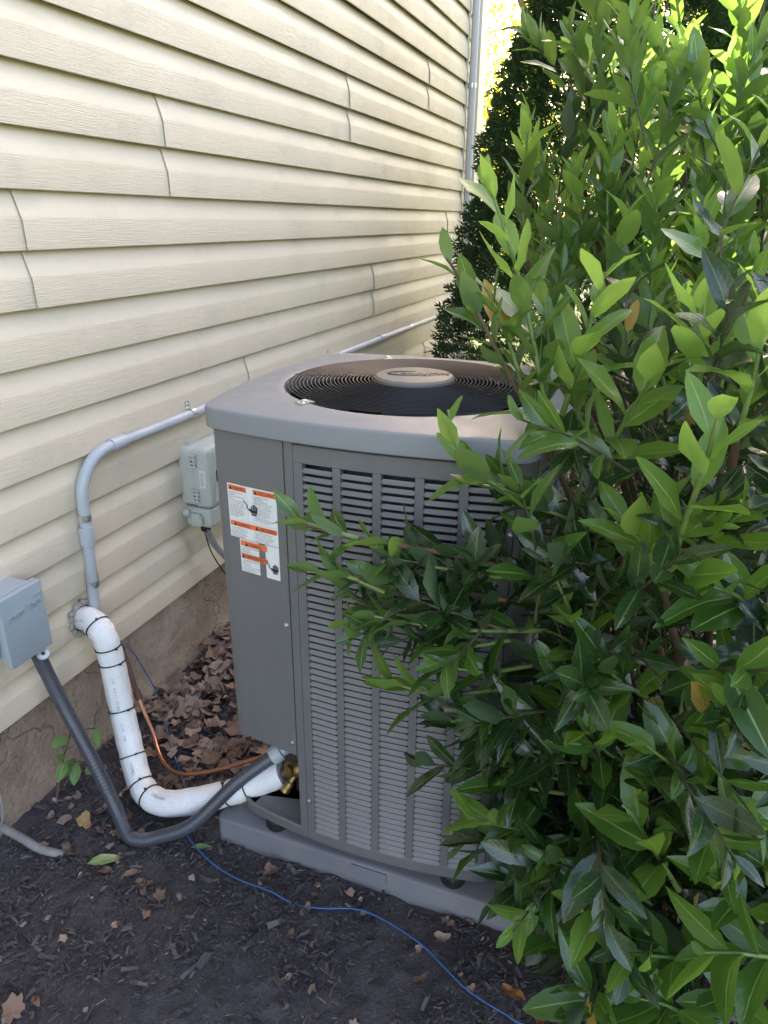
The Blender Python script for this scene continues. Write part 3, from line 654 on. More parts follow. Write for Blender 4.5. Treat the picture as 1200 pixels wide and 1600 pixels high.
for z in (.835, .205): screw(-.1005, z, 0, fl)
screw(.267, .862, 0, fl)
mb = MB(); shell(mb, .2745, .335, ZB, .982, -.001, .012); obj('corner_post', mb, 'unit_grey', ac, 30)
louver_panel(.338, Q + .26, 7, False); louver_panel(Q + .335, 2 * Q + .26, 7, False); louver_panel(2 * Q + .335, 3 * Q - .05, 5, False)
for s in (Q + .2625, 2 * Q + .2625):
    mb = MB(); shell(mb, s, s + .070, ZB, .982, -.001, .012); obj('corner_post', mb, 'unit_grey', ac, 30)
mb = MB(); shell(mb, 3 * Q - .0475, 4 * Q - .5475, ZB, .984, -.001, .012); obj('side_panel', mb, 'unit_grey', ac, 30)
# dark gap under the lid
mb = MB(); shell(mb, -.112, 3 * Q, .9785, .9865, -.006, .02); obj('top_gap', mb, 'black_metal', ac)
# lid
FC = Vector((.808, 1.322, 0)); FR = .250
mb = MB(); N = 144; sl_ = [i * 4 * Q / N for i in range(N)]
def circ(s, r, z):
    p = S(s); a = math.atan2(p.y - AY, p.x - AX); return Vector((FC.x + r * math.cos(a), FC.y + r * math.sin(a), z))
def lerp_row(t, z): return [S(s, -.006).lerp(circ(s, FR + .020, 0), t) + Vector((0, 0, z)) for s in sl_]
rows = [[S(s, -.008, .985) for s in sl_], [S(s, .011, .984) for s in sl_], [S(s, .0135, .9865) for s in sl_], [S(s, .0135, 1.0170) for s in sl_], [S(s, .0129, 1.0198) for s in sl_], [S(s, .0110, 1.0219) for s in sl_], [S(s, .0080, 1.0228) for s in sl_],
        lerp_row(.0, 1.0245), lerp_row(.4, 1.0275), lerp_row(.8, 1.0295), lerp_row(1, 1.030), [circ(s, FR + .010, 1.0305) for s in sl_], [circ(s, FR + .004, 1.0285) for s in sl_], [circ(s, FR + .001, 1.022) for s in sl_], [circ(s, FR + .001, 1.004) for s in sl_], [circ(s, FR + .006, .99) for s in sl_]]
mb.sheet(rows, 0, True); obj('lid', mb, 'unit_lid', ac, 40)
mb = MB(); mb.lathe([(FR + .004, 1.003), (FR + .002, .93), (FR + .02, .86)], FC, (0, 0, 1), 64, cap=False); mb.lathe([(.0, .86), (.27, .86)], FC, (0, 0, 1), 64, cap=False); obj('fan_shroud', mb, 'black_metal', ac, 40)
mb = MB()
for k in range(3):
    a0 = k * 2 * PI / 3 + .5; rows = []
    for t in np.linspace(0, 1, 8):
        r = .06 + t * .182; wd = .42 + .22 * t
        rows.append([(FC.x + r * math.cos(a0 + wd * (u - .3) + t * .35), FC.y + r * math.sin(a0 + wd * (u - .3) + t * .35), .948 + .05 * (u - .5)) for u in np.linspace(0, 1, 7)])
    mb.sheet(rows)
mb.lathe([(.05, .93), (.065, .935), (.065, .97), (.05, .985)], FC, (0, 0, 1), 24); obj('fan', mb, 'fan_dark', ac, 40)
gr_ = MB()
for k in range(6):
    a = k * PI / 3 + .03; c, s = math.cos(a), math.sin(a)
    if k in (2, 5): continue
    gr_.tube([(FC.x + r * c, FC.y + r * s, 1.0285 + .006 * (1 - (r / FR) ** 2)) for r in (.06, .15, FR + .008)], .0022, 6)
gr_.tube([(FC.x + .165 * math.cos(a), FC.y + .165 * math.sin(a), 1.0285) for a in np.linspace(0, 2 * PI, 65)], .0014, 5)
grille = obj('fan_grille', gr_, 'black_metal', ac, 50)
for k in (2, 5):
    a = k * PI / 3 + .03; mb = MB(); mb.tube([(FC.x + r * math.cos(a), FC.y + r * math.sin(a), 1.0285 + .006 * (1 - (r / FR) ** 2)) for r in (.06, .15, FR + .008)], .0019, 6); obj('spoke', mb, 'zinc', grille, 50)
NR = 23
for k in range(NR):
    r = .083 + (FR - .0035 - .083) * k / (NR - 1); mb = MB()
    z = 1.0315 + .007 * (1 - (r / FR) ** 2)
    vs = []; ns = 96; m = 5
    for i in range(ns):
        a = 2 * PI * i / ns
        for j in range(m):
            b = 2 * PI * j / m; q = r + .0013 * math.cos(b); vs.append((FC.x + q * math.cos(a), FC.y + q * math.sin(a), z + .0013 * math.sin(b)))
    mb.add(vs, [(i * m + j, ((i + 1) % ns) * m + j, ((i + 1) % ns) * m + (j + 1) % m, i * m + (j + 1) % m) for i in range(ns) for j in range(m)]); obj('ring', mb, 'black_metal', grille, 60)
for k in (1, 2, 4):
    a = k * PI / 3 + .03; p = FC + Vector((math.cos(a) * (FR + .014), math.sin(a) * (FR + .014), 1.031)); d = Vector((math.cos(a), math.sin(a), 0))
    mb = MB(); mb.bar(p - d * .016, p + d * .012, .02, .003); mb.lathe([(.006, 0), (.006, .004), (.003, .005)], p + Vector((0, 0, .001)), (0, 0, 1), 8); obj('grille_clip', mb, 'zinc', grille)
mb = MB(); mb.lathe([(.070, 1.026), (.0785, 1.028), (.0800, 1.034), (.0785, 1.0425), (.0745, 1.0465), (.070, 1.0472), (.0, 1.0476)], FC, (0, 0, 1), 48, cap=False); cap = obj('hub_cap', mb, ['cap_grey'], ac, 30)
# embossed name and its oval swoosh on the cap
vdir = (Vector((CAM.x, CAM.y, 0)) - FC).normalized(); rx = Vector((-vdir.y, vdir.x, 0)); rx = rx if rx.x > 0 else -rx
up = Vector((0, 0, 1)).cross(rx)
ca, sa = math.cos(.05), math.sin(.05)
def oncap(a, b, c): return FC + rx * (a * ca - b * sa) + up * (a * sa + b * ca) + Vector((0, 0, 1.0476 + c))
t = text_mb('LENNOX', .029, .0010, .28, 'CENTER', .92, 3); mapped(t, lambda a, b, c: oncap(a + .010, b * .95 - .010, c))
obj('lettering', t, 'logo_dark', cap, 0)
mb = MB(); 
for k in range(26):
    pass
sw = [(-.006 + .052 * math.cos(a) * (1 + .12 * math.cos(a)), .004 + .019 * math.sin(a) + .05 * 0, .0) for a in np.linspace(.45 * PI, 1.55 * PI, 26)]
sw = [(x, y) for x, y, _ in sw]; sw += [(x, y) for x, y in ((.01, -.0165), (.03, -.0172))]
mb.tube([oncap(x, y, .0004) for x, y in sw], [.0006 + .0016 * math.sin(PI * i / (len(sw) - 1)) for i in range(len(sw))], 6); obj('emblem', mb, 'logo_dark', cap, 50)
# warning labels on the access panel: s runs to the right, z up
def lab(mb, s0, z0, s1, z1, off=.0016, n=4):
    ss = [s0 + (s1 - s0) * i / n for i in range(n + 1)]; mb.sheet([[S(s, off, z0) for s in ss], [S(s, off, z1) for s in ss]][::1]); return mb
def lab_box(mb, s0, z0, s1, z1):
    shell(mb, s0, s1, z0, z1, .0016, .0009, .0003); return mb
def put(txt, s, z, size, wmax=None, off=.0021):
    t = text_mb(txt, size, 0, 0, 'LEFT', 1, 1)
    wd = max(v[0] for v in t.v) if t.v else 1
    k = min(1, wmax / wd) if wmax else 1
    return mapped(t, lambda a, b, c: S(s + a * k, off, z + b))
def tri(mb, s, z, h):
    mb.add([S(s, .0021, z), S(s + h * 1.1, .0021, z), S(s + h * .55, .0021, z + h)], [(0, 1, 2)])
def hand(mb, s, z, k):
    P = lambda a, b: S(s + a * k, .0021, z + b * k)
    def poly(*p): mb.add([P(*q) for q in p], [tuple(range(len(p)))])
    poly((.30, .0), (.72, .0), (.80, .14), (.66, .18), (.52, .10), (.42, .17), (.26, .16))
    poly((.26, .20), (.42, .21), (.52, .14), (.66, .22), (.84, .18), (.90, .46), (.30, .46))
    for a, h in ((.30, .78), (.46, .92), (.62, .90), (.78, .76)): poly((a, .44), (a + .12, .44), (a + .12, h), (a + .06, h + .04), (a, h))
    poly((.26, .22), (.34, .46), (.14, .60), (.10, .52))
    for p, q in (((-.45, 1.12), (-.05, .72)), ((-.05, .72), (-.16, .58)), ((-.16, .58), (.08, .40)), ((.08, .40), (.2, .30))):
        d = (q[0] - p[0], q[1] - p[1]); L = math.hypot(*d); nx, ny = -d[1] / L * .045, d[0] / L * .045
        poly((p[0] - nx, p[1] - ny), (q[0] - nx, q[1] - ny), (q[0] + nx, q[1] + ny), (p[0] + nx, p[1] + ny))
LS1 = s_seam - .0245; LS0 = LS1 - .110
LZ1, LZ0 = .884, .779
lb = MB(); lab_box(lb, LS0, LZ0, LS1, LZ1); L1 = obj('warning_label', lb, 'label_white', acc, 30)
for q in ((LS0 + .002, LZ1 - .012, LS0 + .044, LZ1 - .002), (LS1 - .050, LZ1 - .012, LS1 - .002, LZ1 - .002), (LS0 + .002, LZ0 + .023, LS1 - .002, LZ0 + .033)): obj('orange_band', lab(MB(), *q, .0018), 'label_orange', L1, 0)
tx = MB()
tri(tx, LS0 + .004, LZ1 - .0105, .0072); merge(tx, put('WARNING', LS0 + .013, LZ1 - .0103, .0088, .029)); tri(tx, LS1 - .049, LZ1 - .0105, .0072); merge(tx, put('AVERTISSEMENT', LS1 - .0405, LZ1 - .0103, .0084, .037))
tri(tx, LS0 + .010, LZ0 + .0245, .0072); merge(tx, put('WARNING', LS0 + .019, LZ0 + .0247, .0088, .03)); tri(tx, LS0 + .060, LZ0 + .0245, .0072); merge(tx, put('AVERTISSEMENT', LS0 + .069, LZ0 + .0247, .0084, .038))
hand(tx, LS0 + .047, LZ0 + .052, .023)
BODY = ['ELECTRICAL SHOCK', 'HAZARD.', 'MAY CAUSE INJURY OR', 'DEATH.', 'Line voltage is present at', 'components when unit is', 'not in operation on units', 'with single pole contactors.', 'Disconnect all remote', 'electric power supplies', 'before opening unit panel.', 'Unit may have multiple', 'power supplies.']
BODF = ['DANGER DE CHOC', 'ELECTRIQUE.', 'PEUT CAUSER DES', 'BLESSURES OU LA MORT.', 'Une tension de ligne est', 'presente aux composants', 'quand unite hors service', 'sur les unites avec des', 'contacteurs unipolaires.', 'Couper toutes les', 'alimentations electriques', 'avant ouvrir le panneau.']
for i, l in enumerate(BODY): merge(tx, put(l, LS0 + .003, LZ1 - .0172 - i * .00375, .0034, .041))
for i, l in enumerate(BODF): merge(tx, put(l, LS1 - .049, LZ1 - .0172 - i * .0041, .0036, .046))
BL = ['For your safety, do not use', 'this appliance if any part has', 'been under water. Call a', 'qualified service technician', 'to inspect the appliance.']
BLF = ['Pour votre securite, ne pas', 'utiliser cet appareil si une', 'partie a ete sous eau. Appeler', 'un technicien qualifie pour', 'inspecter cet appareil.']
for i, l in enumerate(BL): merge(tx, put(l, LS0 + .004, LZ0 + .0185 - i * .0040, .0034, .050)); merge(tx, put(BLF[i], LS0 + .060, LZ0 + .0185 - i * .0040, .0034, .047))
obj('lettering', tx, 'ink', L1, 0)
ln = MB(); lab(ln, LS0 + .0455, LZ0 + .040, LS0 + .0459, LZ1 - .013, .0019, 1); lab(ln, LS1 - .0516, LZ0 + .036, LS1 - .0512, LZ1 - .002, .0019, 1); lab(ln, LS0 + .003, LZ0 + .036, LS1 - .003, LZ0 + .0364, .0019); lab(ln, LS0 + .0575, LZ0 + .002, LS0 + .0579, LZ0 + .022, .0019, 1); obj('rule', ln, 'print_grey', L1, 0)
MZ1, MZ0, MS0 = LZ0 - .0012, LZ0 - .068, LS0 + .021
lb = MB(); lab_box(lb, MS0, MZ0, LS1, MZ1); L2 = obj('warning_label', lb, 'label_white', acc, 30)
for q in ((MS0 + .002, MZ1 - .013, LS1 - .026, MZ1 - .002), (MS0 + .002, MZ0 + .028, LS1 - .026, MZ0 + .038)): obj('orange_band', lab(MB(), *q, .0018), 'label_orange', L2, 0)
tx = MB(); tri(tx, MS0 + .012, MZ1 - .012, .0075); merge(tx, put('WARNING', MS0 + .0215, MZ1 - .0116, .009, .03)); tri(tx, MS0 + .003, MZ0 + .0292, .0072); merge(tx, put('AVERTISSEMENT', MS0 + .012, MZ0 + .0296, .0088, .047))
hand(tx, LS1 - .021, MZ0 + .012, .0205)
for i, l in enumerate(['     ELECTRICAL HAZARD.', 'High voltage.', 'Shut off power.', 'Disconnect power before servicing', 'to avoid injury or death.']): merge(tx, put(l, MS0 + .004, MZ1 - .0170 - i * .0042, .0036, .055))
for i, l in enumerate(['  DANGER ELECTRIQUE.', 'Haute tension.', 'Mise a la terre.', 'Couper le courant avant entretien', 'pour eviter blessures ou mort.', 'Lire les instructions.']): merge(tx, put(l, MS0 + .004, MZ0 + .0235 - i * .0042, .0036, .055))
obj('lettering', tx, 'ink', L2, 0)
# service valves in the open corner
SCL = lambda q: [(a * 1.05, b * 1.05) for a, b in q]
V = Vector((.630, 1.108, .190))
mb = MB(); mb.lathe(SCL([(.014, -.03), (.0165, -.026), (.0165, -.006), (.019, -.004), (.019, .012), (.015, .016), (.015, .034), (.010, .04)]), V, (.9, .35, .1), 14)
mb.lathe(SCL([(.0115, .0), (.0115, .020), (.0155, .022), (.0155, .046), (.013, .050), (.006, .050)]), V + Vector((.010, .004, .006)), (.05, -.1, 1), 6)
mb.lathe(SCL([(.007, 0), (.007, .022), (.0095, .024), (.0095, .036), (.0105, .038), (.0105, .046), (.005, .048)]), V + Vector((-.004, -.006, -.008)), (-.35, -.55, -.7), 10)
mb.lathe(SCL([(.009, 0), (.012, .004), (.012, .012), (.007, .014)]), V + Vector((-.012, -.012, .006)), (-.3, -.9, .1), 6); obj('service_valve', mb, 'brass', ac, 35)
mb = MB(); mb.lathe([(.008, -.02), (.010, -.018), (.010, .010), (.012, .012), (.012, .022), (.008, .026)], (.585, 1.142, .208), (.9, .3, .2), 10); obj('service_valve', mb, 'brass', ac, 35)
mb = MB(); mb.box((.622, 1.106, .126), (.646, 1.118, .165)); obj('valve_bracket', mb, 'black_metal', ac)
mb = MB(); mb.tube([(.58, 1.105, .160), (.61, 1.115, .172), (.63, 1.12, .185)], .011, 10); obj('valve_stub', mb, 'copper_dark', ac, 50)

# ------------------------------------------------------------------ leaves
def leaf_mesh_np(W=.18, fold=.22, curl=.18, tip=1.06, twist=0.0, wav=.02, seed=0, nst=7, nac=5):
    ts = [0, .06, .2, .42, .66, .87, 1.0] if nst == 7 else [0, .1, .35, .7, 1.0]
    ac_ = np.linspace(-1, 1, nac); V = []; UV = []
    for i, t in enumerate(ts):
        if t <= .071: wd = W * (.07 if t == 0 else .22)
        else: wd = W * (math.sin(PI * min(1, (t ** tip))) ** (.66 if tip > .97 else .82) if t < 1 else .06)
        if t > .8 and t < 1: wd *= .98
        for s in ac_:
            x = s * wd; y = t; z = abs(s) * wd * fold - curl * t * t + wav * math.sin(t * 9 + seed) * s * (t * (1 - t) * 4) + .02 * math.sin(seed * 3 + t * 5)
            ct, st = math.cos(twist * t), math.sin(twist * t)
            V.append((x * ct - z * st * .3, y, z + x * st)); UV.append((s * .5 + .5, t))
    F = [(i * nac + k, i * nac + k + 1, (i + 1) * nac + k + 1, (i + 1) * nac + k) for i in range(len(ts) - 1) for k in range(nac - 1)]
    return np.array(V, dtype=np.float64), np.array(F), np.array(UV)
LEAFS = [leaf_mesh_np(.185, .22, .16, seed=0), leaf_mesh_np(.18, .28, .24, .9, twist=.25, seed=1), leaf_mesh_np(.2, .16, .10, seed=2, wav=.03), leaf_mesh_np(.19, .25, .30, .98, twist=-.3, seed=3),
         leaf_mesh_np(.2, .12, .05, 1.04, twist=.15, seed=4, wav=.035), leaf_mesh_np(.155, .34, .18, seed=5, twist=-.15), leaf_mesh_np(.2, .40, .38, .86, seed=6, twist=.3, wav=.05), leaf_mesh_np(.215, .18, -.12, .92, seed=7, twist=-.2, wav=.04), leaf_mesh_np(.17, .5, .12, .9, seed=8, twist=.5, wav=.03)]
LMES = {}
def leaf_me(var, mat):
    k = (var, mat)
    if k not in LMES:
        V, Fc, UV = LEAFS[var]; mb = MB(); mb.add([tuple(p) for p in V], [tuple(f) for f in Fc], 0, [tuple(q) for q in UV]); LMES[k] = mesh_of('leaf', mb, mat, Vector(), 80)
    return LMES[k]
def frame(p, ax, n, L, Wd=1.0):
    y = ax.normalized(); n = n - y * n.dot(y)
    if n.length < 1e-3: n = y.orthogonal()
    n.normalize(); x = y.cross(n)
    m = Matrix(((x.x * L * Wd, y.x * L, n.x * L), (x.y * L * Wd, y.y * L, n.y * L), (x.z * L * Wd, y.z * L, n.z * L)))
    return Matrix.Translation(p) @ m.to_4x4()
UPV = Vector((0, 0, 1))
class Plant:
    def __init__(s): s.leaves = []; s.stems = []; s.twigs = []
    def shoot(s, pts, n, L, mat='leaf_mid', ang=50, spread=.35, start=.15, tipmat=None, up=.5, r0=.0035, hero=True, droop=0.0, clump=1.0, w=1.0):
        path = smooth_path(pts, 6); seg = [0]
        for a, b in zip(path[:-1], path[1:]): seg.append(seg[-1] + (b - a).length)
        tot = seg[-1]; rs = [r0 * (1 - .65 * q / tot) + .0006 for q in seg]
        (s.stems if hero else s.twigs).append((path, rs, mat))
        ph = random.uniform(0, 6.28)
        for i in range(n):
            f = start + (1 - start) * ((i + .5) / n) ** (1 / clump); q = f * tot; k = 0
            while k < len(seg) - 2 and seg[k + 1] < q: k += 1
            p = path[k].lerp(path[k + 1], (q - seg[k]) / max(1e-6, seg[k + 1] - seg[k])); d = (path[k + 1] - path[k]).normalized()
            a = ph + i * 2.39996; x = d.orthogonal().normalized(); y = d.cross(x)
            rad = x * math.cos(a) + y * math.sin(a)
            rad = (rad + UPV * (.25 - droop)).normalized() if abs(d.z) < .8 else rad
            an = math.radians(ang * (1.15 - .55 * f) + random.uniform(-10, 10))
            ax = d * math.cos(an) + rad * math.sin(an); ax.z -= droop * .4 * (1 - f * .6); ax.normalize()
            nr = d * (.8 - up * .3) + UPV * up - rad * .35 + Vector((random.uniform(-1, 1), random.uniform(-1, 1), random.uniform(-1, 1))) * spread
            ll = L * (.72 + .42 * math.sin(PI * min(1, .15 + f * .8))) * random.uniform(.82, 1.12)
            if f > .93: ll *= .8
            if random.random() < .12: ll *= random.uniform(.55, .8)
            m = mat
            if tipmat and f > .62: m = tipmat
            s.leaves.append([random.randrange(9), frame(p, ax, nr, ll, w * random.uniform(.88, 1.12)), m, ll, hero, p + ax * ll * .5])
def finish(plant, root, occl, limit=300, extra=None):
    """Which leaves show largest: rays from the camera over all leaves."""
    vs, fs, owner = [], [], []
    for li, lf in enumerate(plant.leaves):
        V, Fc, UV = LEAFS[lf[0]]; M = np.array(lf[1]); P = V @ M[:3, :3].T + M[:3, 3]; o = len(vs); vs.extend(map(tuple, P))
        for f in Fc[1::1]: fs.append(tuple(int(i) + o for i in f)); owner.append(li)
    for b in occl:
        o = len(vs); vs.extend(b.v); 
        for f in b.f: fs.append(tuple(i + o for i in f)); owner.append(-1)
    bv = BVHTree.FromPolygons([Vector(v) for v in vs], fs)
    sc = []
    for li, lf in enumerate(plant.leaves):
        vis = 0; c = Vector(lf[1].translation); yv = Vector(lf[1].col[1][:3]); xv = Vector(lf[1].col[0][:3]); zv = Vector(lf[1].col[2][:3])
        V = LEAFS[lf[0]][0]
        for idx in (12, 17, 22, 11, 23, 27):
            p = lf[1] @ Vector(V[idx]); u, v, dp = project(p)
            if dp < .05 or not (-15 < u < 1215 and -15 < v < 1615): continue
            d = (p - CAM); h = bv.ray_cast(CAM, d.normalized(), d.length + .003)
            if h[0] is None or owner[h[2]] == li: vis += 1
        area = lf[3] ** 2 * abs((CAM - c).normalized().dot(zv.normalized())) + .15 * lf[3] ** 2
        sc.append((vis * area / max(.1, (CAM - c).length_squared), li))
    sc.sort(reverse=True)
    pick = {li for q, li in sc[:limit] if q > 0}
    inv = Matrix.Translation(-root.location)
    for li in sorted(pick):
        lf = plant.leaves[li]; o = bpy.data.objects.new('leaf', leaf_me(lf[0], lf[2])); COL.objects.link(o); o.parent = root; o.matrix_local = inv @ lf[1]
    rest = [lf for i, lf in enumerate(plant.leaves) if i not in pick]
    mats = sorted({lf[2] for lf in rest}); VV, FF, MI, UU = [], [], [], []; o = 0
    for lf in rest:
        V, Fc, UV = LEAFS[lf[0]]; M = np.array(inv @ lf[1]); P = V @ M[:3, :3].T + M[:3, 3]; VV.append(P); FF.append(Fc + o); MI.append(np.full(len(Fc), mats.index(lf[2]))); UU.append(UV[Fc].reshape(-1, 2)); o += len(P)
    me = bpy.data.meshes.new('foliage'); me.from_pydata(np.concatenate(VV).tolist(), [], np.concatenate(FF).tolist()); uvl = me.uv_layers.new(name='UVMap'); uvl.data.foreach_set('uv', np.concatenate(UU).astype(np.float32).ravel())
    for m in mats: me.materials.append(MATS[m])
    me.polygons.foreach_set('material_index', np.concatenate(MI).astype(np.int32)); me.polygons.foreach_set('use_smooth', np.ones(len(me.polygons), dtype=bool)); me.update()
    f = bpy.data.objects.new('foliage', me); COL.objects.link(f); f.parent = root; tag(f, kind='stuff')
    for path, rs, mat in plant.stems:
        mb = MB(); mb.tube(path, rs, 7, True); obj('branch', mb, 'stem_green' if mat == 'leaf_young' else 'bark_red' if rs[0] > .005 else 'stem_green', root, 60)
    mb = MB()
    for path, rs, mat in plant.twigs: mb.tube(path[::2], rs[::2], 5, False)
    if plant.twigs: tag(obj('twigs', mb, 'twig_dark', root, 60), kind='stuff')
occ = MB(); occ.sheet([[S(s, 0, z) for s in [i * Q / 6 for i in range(24)]] for z in (.1, 1.02)], 0, True); occ.add([(.5, 1.02, 1.02), (1.1, 1.02, 1.02), (1.1, 1.6, 1.02), (.5, 1.6, 1.02)], [(0, 1, 2, 3)])

# ---- near laurel: shoots measured from the photograph, each at its own distance
front = thing('laurel_bush', 'glossy green laurel bush reaching over the front of the air conditioner', 'bush', (1.42, 1.22, 0))
FP = Plant(); B0 = Vector((1.42, 1.20, .0))
def A(*l): return [aty(u, v, y) for u, v, y in l]
sh = FP.shoot
random.seed(21)
# arm over the louvers
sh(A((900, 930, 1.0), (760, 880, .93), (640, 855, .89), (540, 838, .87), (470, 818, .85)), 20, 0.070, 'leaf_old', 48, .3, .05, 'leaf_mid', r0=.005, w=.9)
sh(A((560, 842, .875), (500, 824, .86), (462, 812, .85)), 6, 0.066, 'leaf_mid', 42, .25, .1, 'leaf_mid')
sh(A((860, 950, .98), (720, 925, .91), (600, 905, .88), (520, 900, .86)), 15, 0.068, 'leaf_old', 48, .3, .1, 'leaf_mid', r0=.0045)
sh(A((600, 925, .88), (540, 900, .86), (480, 893, .85)), 7, 0.068, 'leaf_mid', 40, .25, .15)
sh(A((860, 985, .97), (740, 985, .90), (650, 975, .88), (580, 962, .86)), 14, 0.075, 'leaf_mid', 46, .3, .1, r0=.004)
sh(A((800, 1075, .93), (700, 1085, .88), (640, 1075, .86), (592, 1058, .85)), 8, 0.088, 'leaf_mid', 45, .25, .35, 'leaf_young')
sh(A((830, 1040, .95), (760, 1050, .9), (690, 1040, .88)), 8, 0.079, 'leaf_mid', 48, .3, .2)
sh(A((820, 1130, .93), (750, 1140, .88), (690, 1120, .86)), 8, 0.086, 'leaf_old', 48, .3, .2)
sh(A((920, 1080, .97), (905, 1000, .93), (880, 930, .91), (850, 872, .90)), 11, 0.084, 'leaf_young', 46, .28, .05, r0=.0035, w=1.05)
sh(A((930, 1100, .97), (900, 1050, .92), (905, 985, .9)), 7, 0.085, 'leaf_mid', 55, .3, .1)
# upper left arm over the lid
sh(A((1000, 870, 1.06), (905, 812, 1.0), (840, 770, .97), (760, 750, .95), (715, 700, .94), (700, 640, .95)), 10, 0.079, 'leaf_mid', 38, .28, .1, 'leaf_young', r0=.004)
sh(A((905, 812, 1.0), (830, 782, .96), (770, 755, .95), (725, 720, .94)), 9, 0.075, 'leaf_mid', 35, .25, .1, 'leaf_mid')
sh(A((930, 830, 1.0), (860, 800, .96), (800, 790, .95)), 8, 0.077, 'leaf_old', 45, .3, .1)
# upright stems in front of the fan
sh(A((900, 800, 1.12), (862, 712, 1.08), (808, 610, 1.05), (752, 500, 1.03), (712, 425, 1.02), (695, 400, 1.02)), 15, 0.081, 'leaf_mid', 42, .3, .1, 'leaf_mid', r0=.0045)
sh(A((870, 730, 1.09), (846, 600, 1.07), (822, 480, 1.06), (798, 390, 1.05), (770, 305, 1.05), (757, 283, 1.05)), 17, 0.088, 'leaf_mid', 42, .3, .2, 'leaf_young', r0=.0042)
sh(A((860, 700, 1.1), (888, 620, 1.08), (915, 530, 1.06), (938, 450, 1.05), (945, 425, 1.05)), 11, 0.093, 'leaf_young', 46, .25, .25, 'leaf_young', r0=.005)
sh(A((822, 620, 1.07), (790, 520, 1.06), (760, 450, 1.05)), 7, 0.079, 'leaf_mid', 42, .3, .2)
sh(A((850, 640, 1.09), (858, 560, 1.10), (850, 470, 1.10)), 7, 0.081, 'leaf_mid', 40, .3, .2)
sh(A((940, 760, 1.1), (960, 690, 1.06), (1000, 620, 1.02), (1030, 570, 1.0)), 9, 0.099, 'leaf_young', 50, .28, .2, r0=.004)
sh(A((930, 700, 1.12), (900, 640, 1.1), (880, 590, 1.1)), 7, 0.079, 'leaf_mid', 45, .3, .1)
# big bright shoot on the right
sh(A((1035, 920, .93), (1062, 840, .88), (1092, 755, .85), (1115, 680, .83), (1124, 640, .83)), 11, 0.093, 'leaf_young', 50, .25, .08, r0=.005, w=1.06)
sh(A((1045, 930, .95), (1010, 860, .92), (960, 800, .91)), 7, 0.088, 'leaf_young', 40, .3, .2)
sh(A((1060, 900, .93), (1110, 840, .9), (1160, 800, .88)), 7, 0.088, 'leaf_young', 45, .3, .2)
sh(A((1150, 690, .95), (1180, 580, .93), (1195, 480, .93)), 8, 0.095, 'leaf_young', 45, .3, .1)
sh(A((1090, 620, 1.05), (1100, 540, 1.04), (1090, 480, 1.04)), 8, 0.095, 'leaf_young', 45, .3, .15)
# lower hanging shoots
sh(A((1235, 1120, .93), (1180, 1110, .87), (1130, 1100, .83)), 8, 0.085, 'leaf_young', 48, .3, .15)
sh(A((900, 1330, .95), (820, 1300, .9), (762, 1285, .87), (735, 1276, .86)), 8, 0.088, 'leaf_mid', 44, .25, .3, 'leaf_young')
sh(A((1060, 1390, .9), (1020, 1325, .86), (985, 1270, .84), (972, 1258, .84)), 8, 0.111, 'leaf_young', 48, .25, .2, r0=.0042, w=1.05)
sh(A((1010, 1440, .9), (950, 1420, .85), (900, 1398, .82)), 8, 0.104, 'leaf_mid', 48, .25, .2, 'leaf_young', droop=.2)
sh(A((940, 1330, .95), (900, 1310, .9), (860, 1320, .87)), 6, 0.096, 'leaf_mid', 52, .3, .2, droop=.2)
sh(A((1100, 1500, .88), (1040, 1495, .83), (985, 1490, .80)), 8, 0.107, 'leaf_mid', 50, .25, .2, 'leaf_young', droop=.25)
sh(A((1230, 1500, .84), (1160, 1490, .80), (1095, 1488, .78)), 8, 0.099, 'leaf_mid', 48, .28, .1, 'leaf_young', droop=.2)
sh(A((960, 1560, .85), (935, 1560, .82), (915, 1545, .8)), 6, 0.102, 'leaf_mid', 50, .3, .1, droop=.3)
sh(A((1180, 1330, .92), (1130, 1300, .88), (1075, 1290, .85)), 8, 0.096, 'leaf_mid', 50, .3, .1)
sh(A((1200, 1380, .88), (1195, 1330, .85), (1175, 1290, .83)), 7, 0.096, 'leaf_mid', 50, .3, .1, 'leaf_young')
sh(A((1000, 1200, .98), (955, 1180, .93), (925, 1150, .9)), 8, 0.090, 'leaf_old', 50, .3, .1, droop=.1)
sh(A((860, 1210, .95), (800, 1200, .9), (765, 1190, .88)), 8, 0.088, 'leaf_old', 50, .3, .1, droop=.1)
sh(A((880, 1240, .95), (820, 1230, .91), (775, 1215, .88)), 8, .082, 'leaf_mid', 48, .3, .15, droop=.1)
sh(A((900, 1400, .93), (840, 1385, .89), (800, 1370, .86)), 8, .085, 'leaf_old', 48, .3, .15, droop=.3)
sh(A((880, 1180, .95), (810, 1170, .91), (750, 1150, .88)), 8, .082, 'leaf_old', 48, .3, .15, droop=.1)
sh(A((800, 905, .95), (700, 890, .9), (610, 872, .88)), 13, .066, 'leaf_old', 44, .3, .1)
sh(A((800, 1000, .95), (730, 1010, .9), (660, 1005, .87)), 10, .075, 'leaf_old', 46, .3, .1)
sh(A((1130, 1240, .92), (1080, 1215, .88), (1030, 1180, .85), (1005, 1160, .84)), 8, .092, 'leaf_mid', 48, .25, .15, 'leaf_young')
sh(A((1190, 1440, .88), (1150, 1400, .84), (1110, 1365, .82)), 8, .098, 'leaf_mid', 48, .25, .15, 'leaf_young', droop=.1)
sh(A((1080, 1590, .86), (1040, 1570, .82), (1000, 1560, .80)), 7, .098, 'leaf_mid', 50, .25, .15, droop=.25)
sh(A((1200, 1600, .84), (1160, 1570, .80), (1130, 1550, .78)), 7, .095, 'leaf_mid', 50, .25, .15, droop=.2)
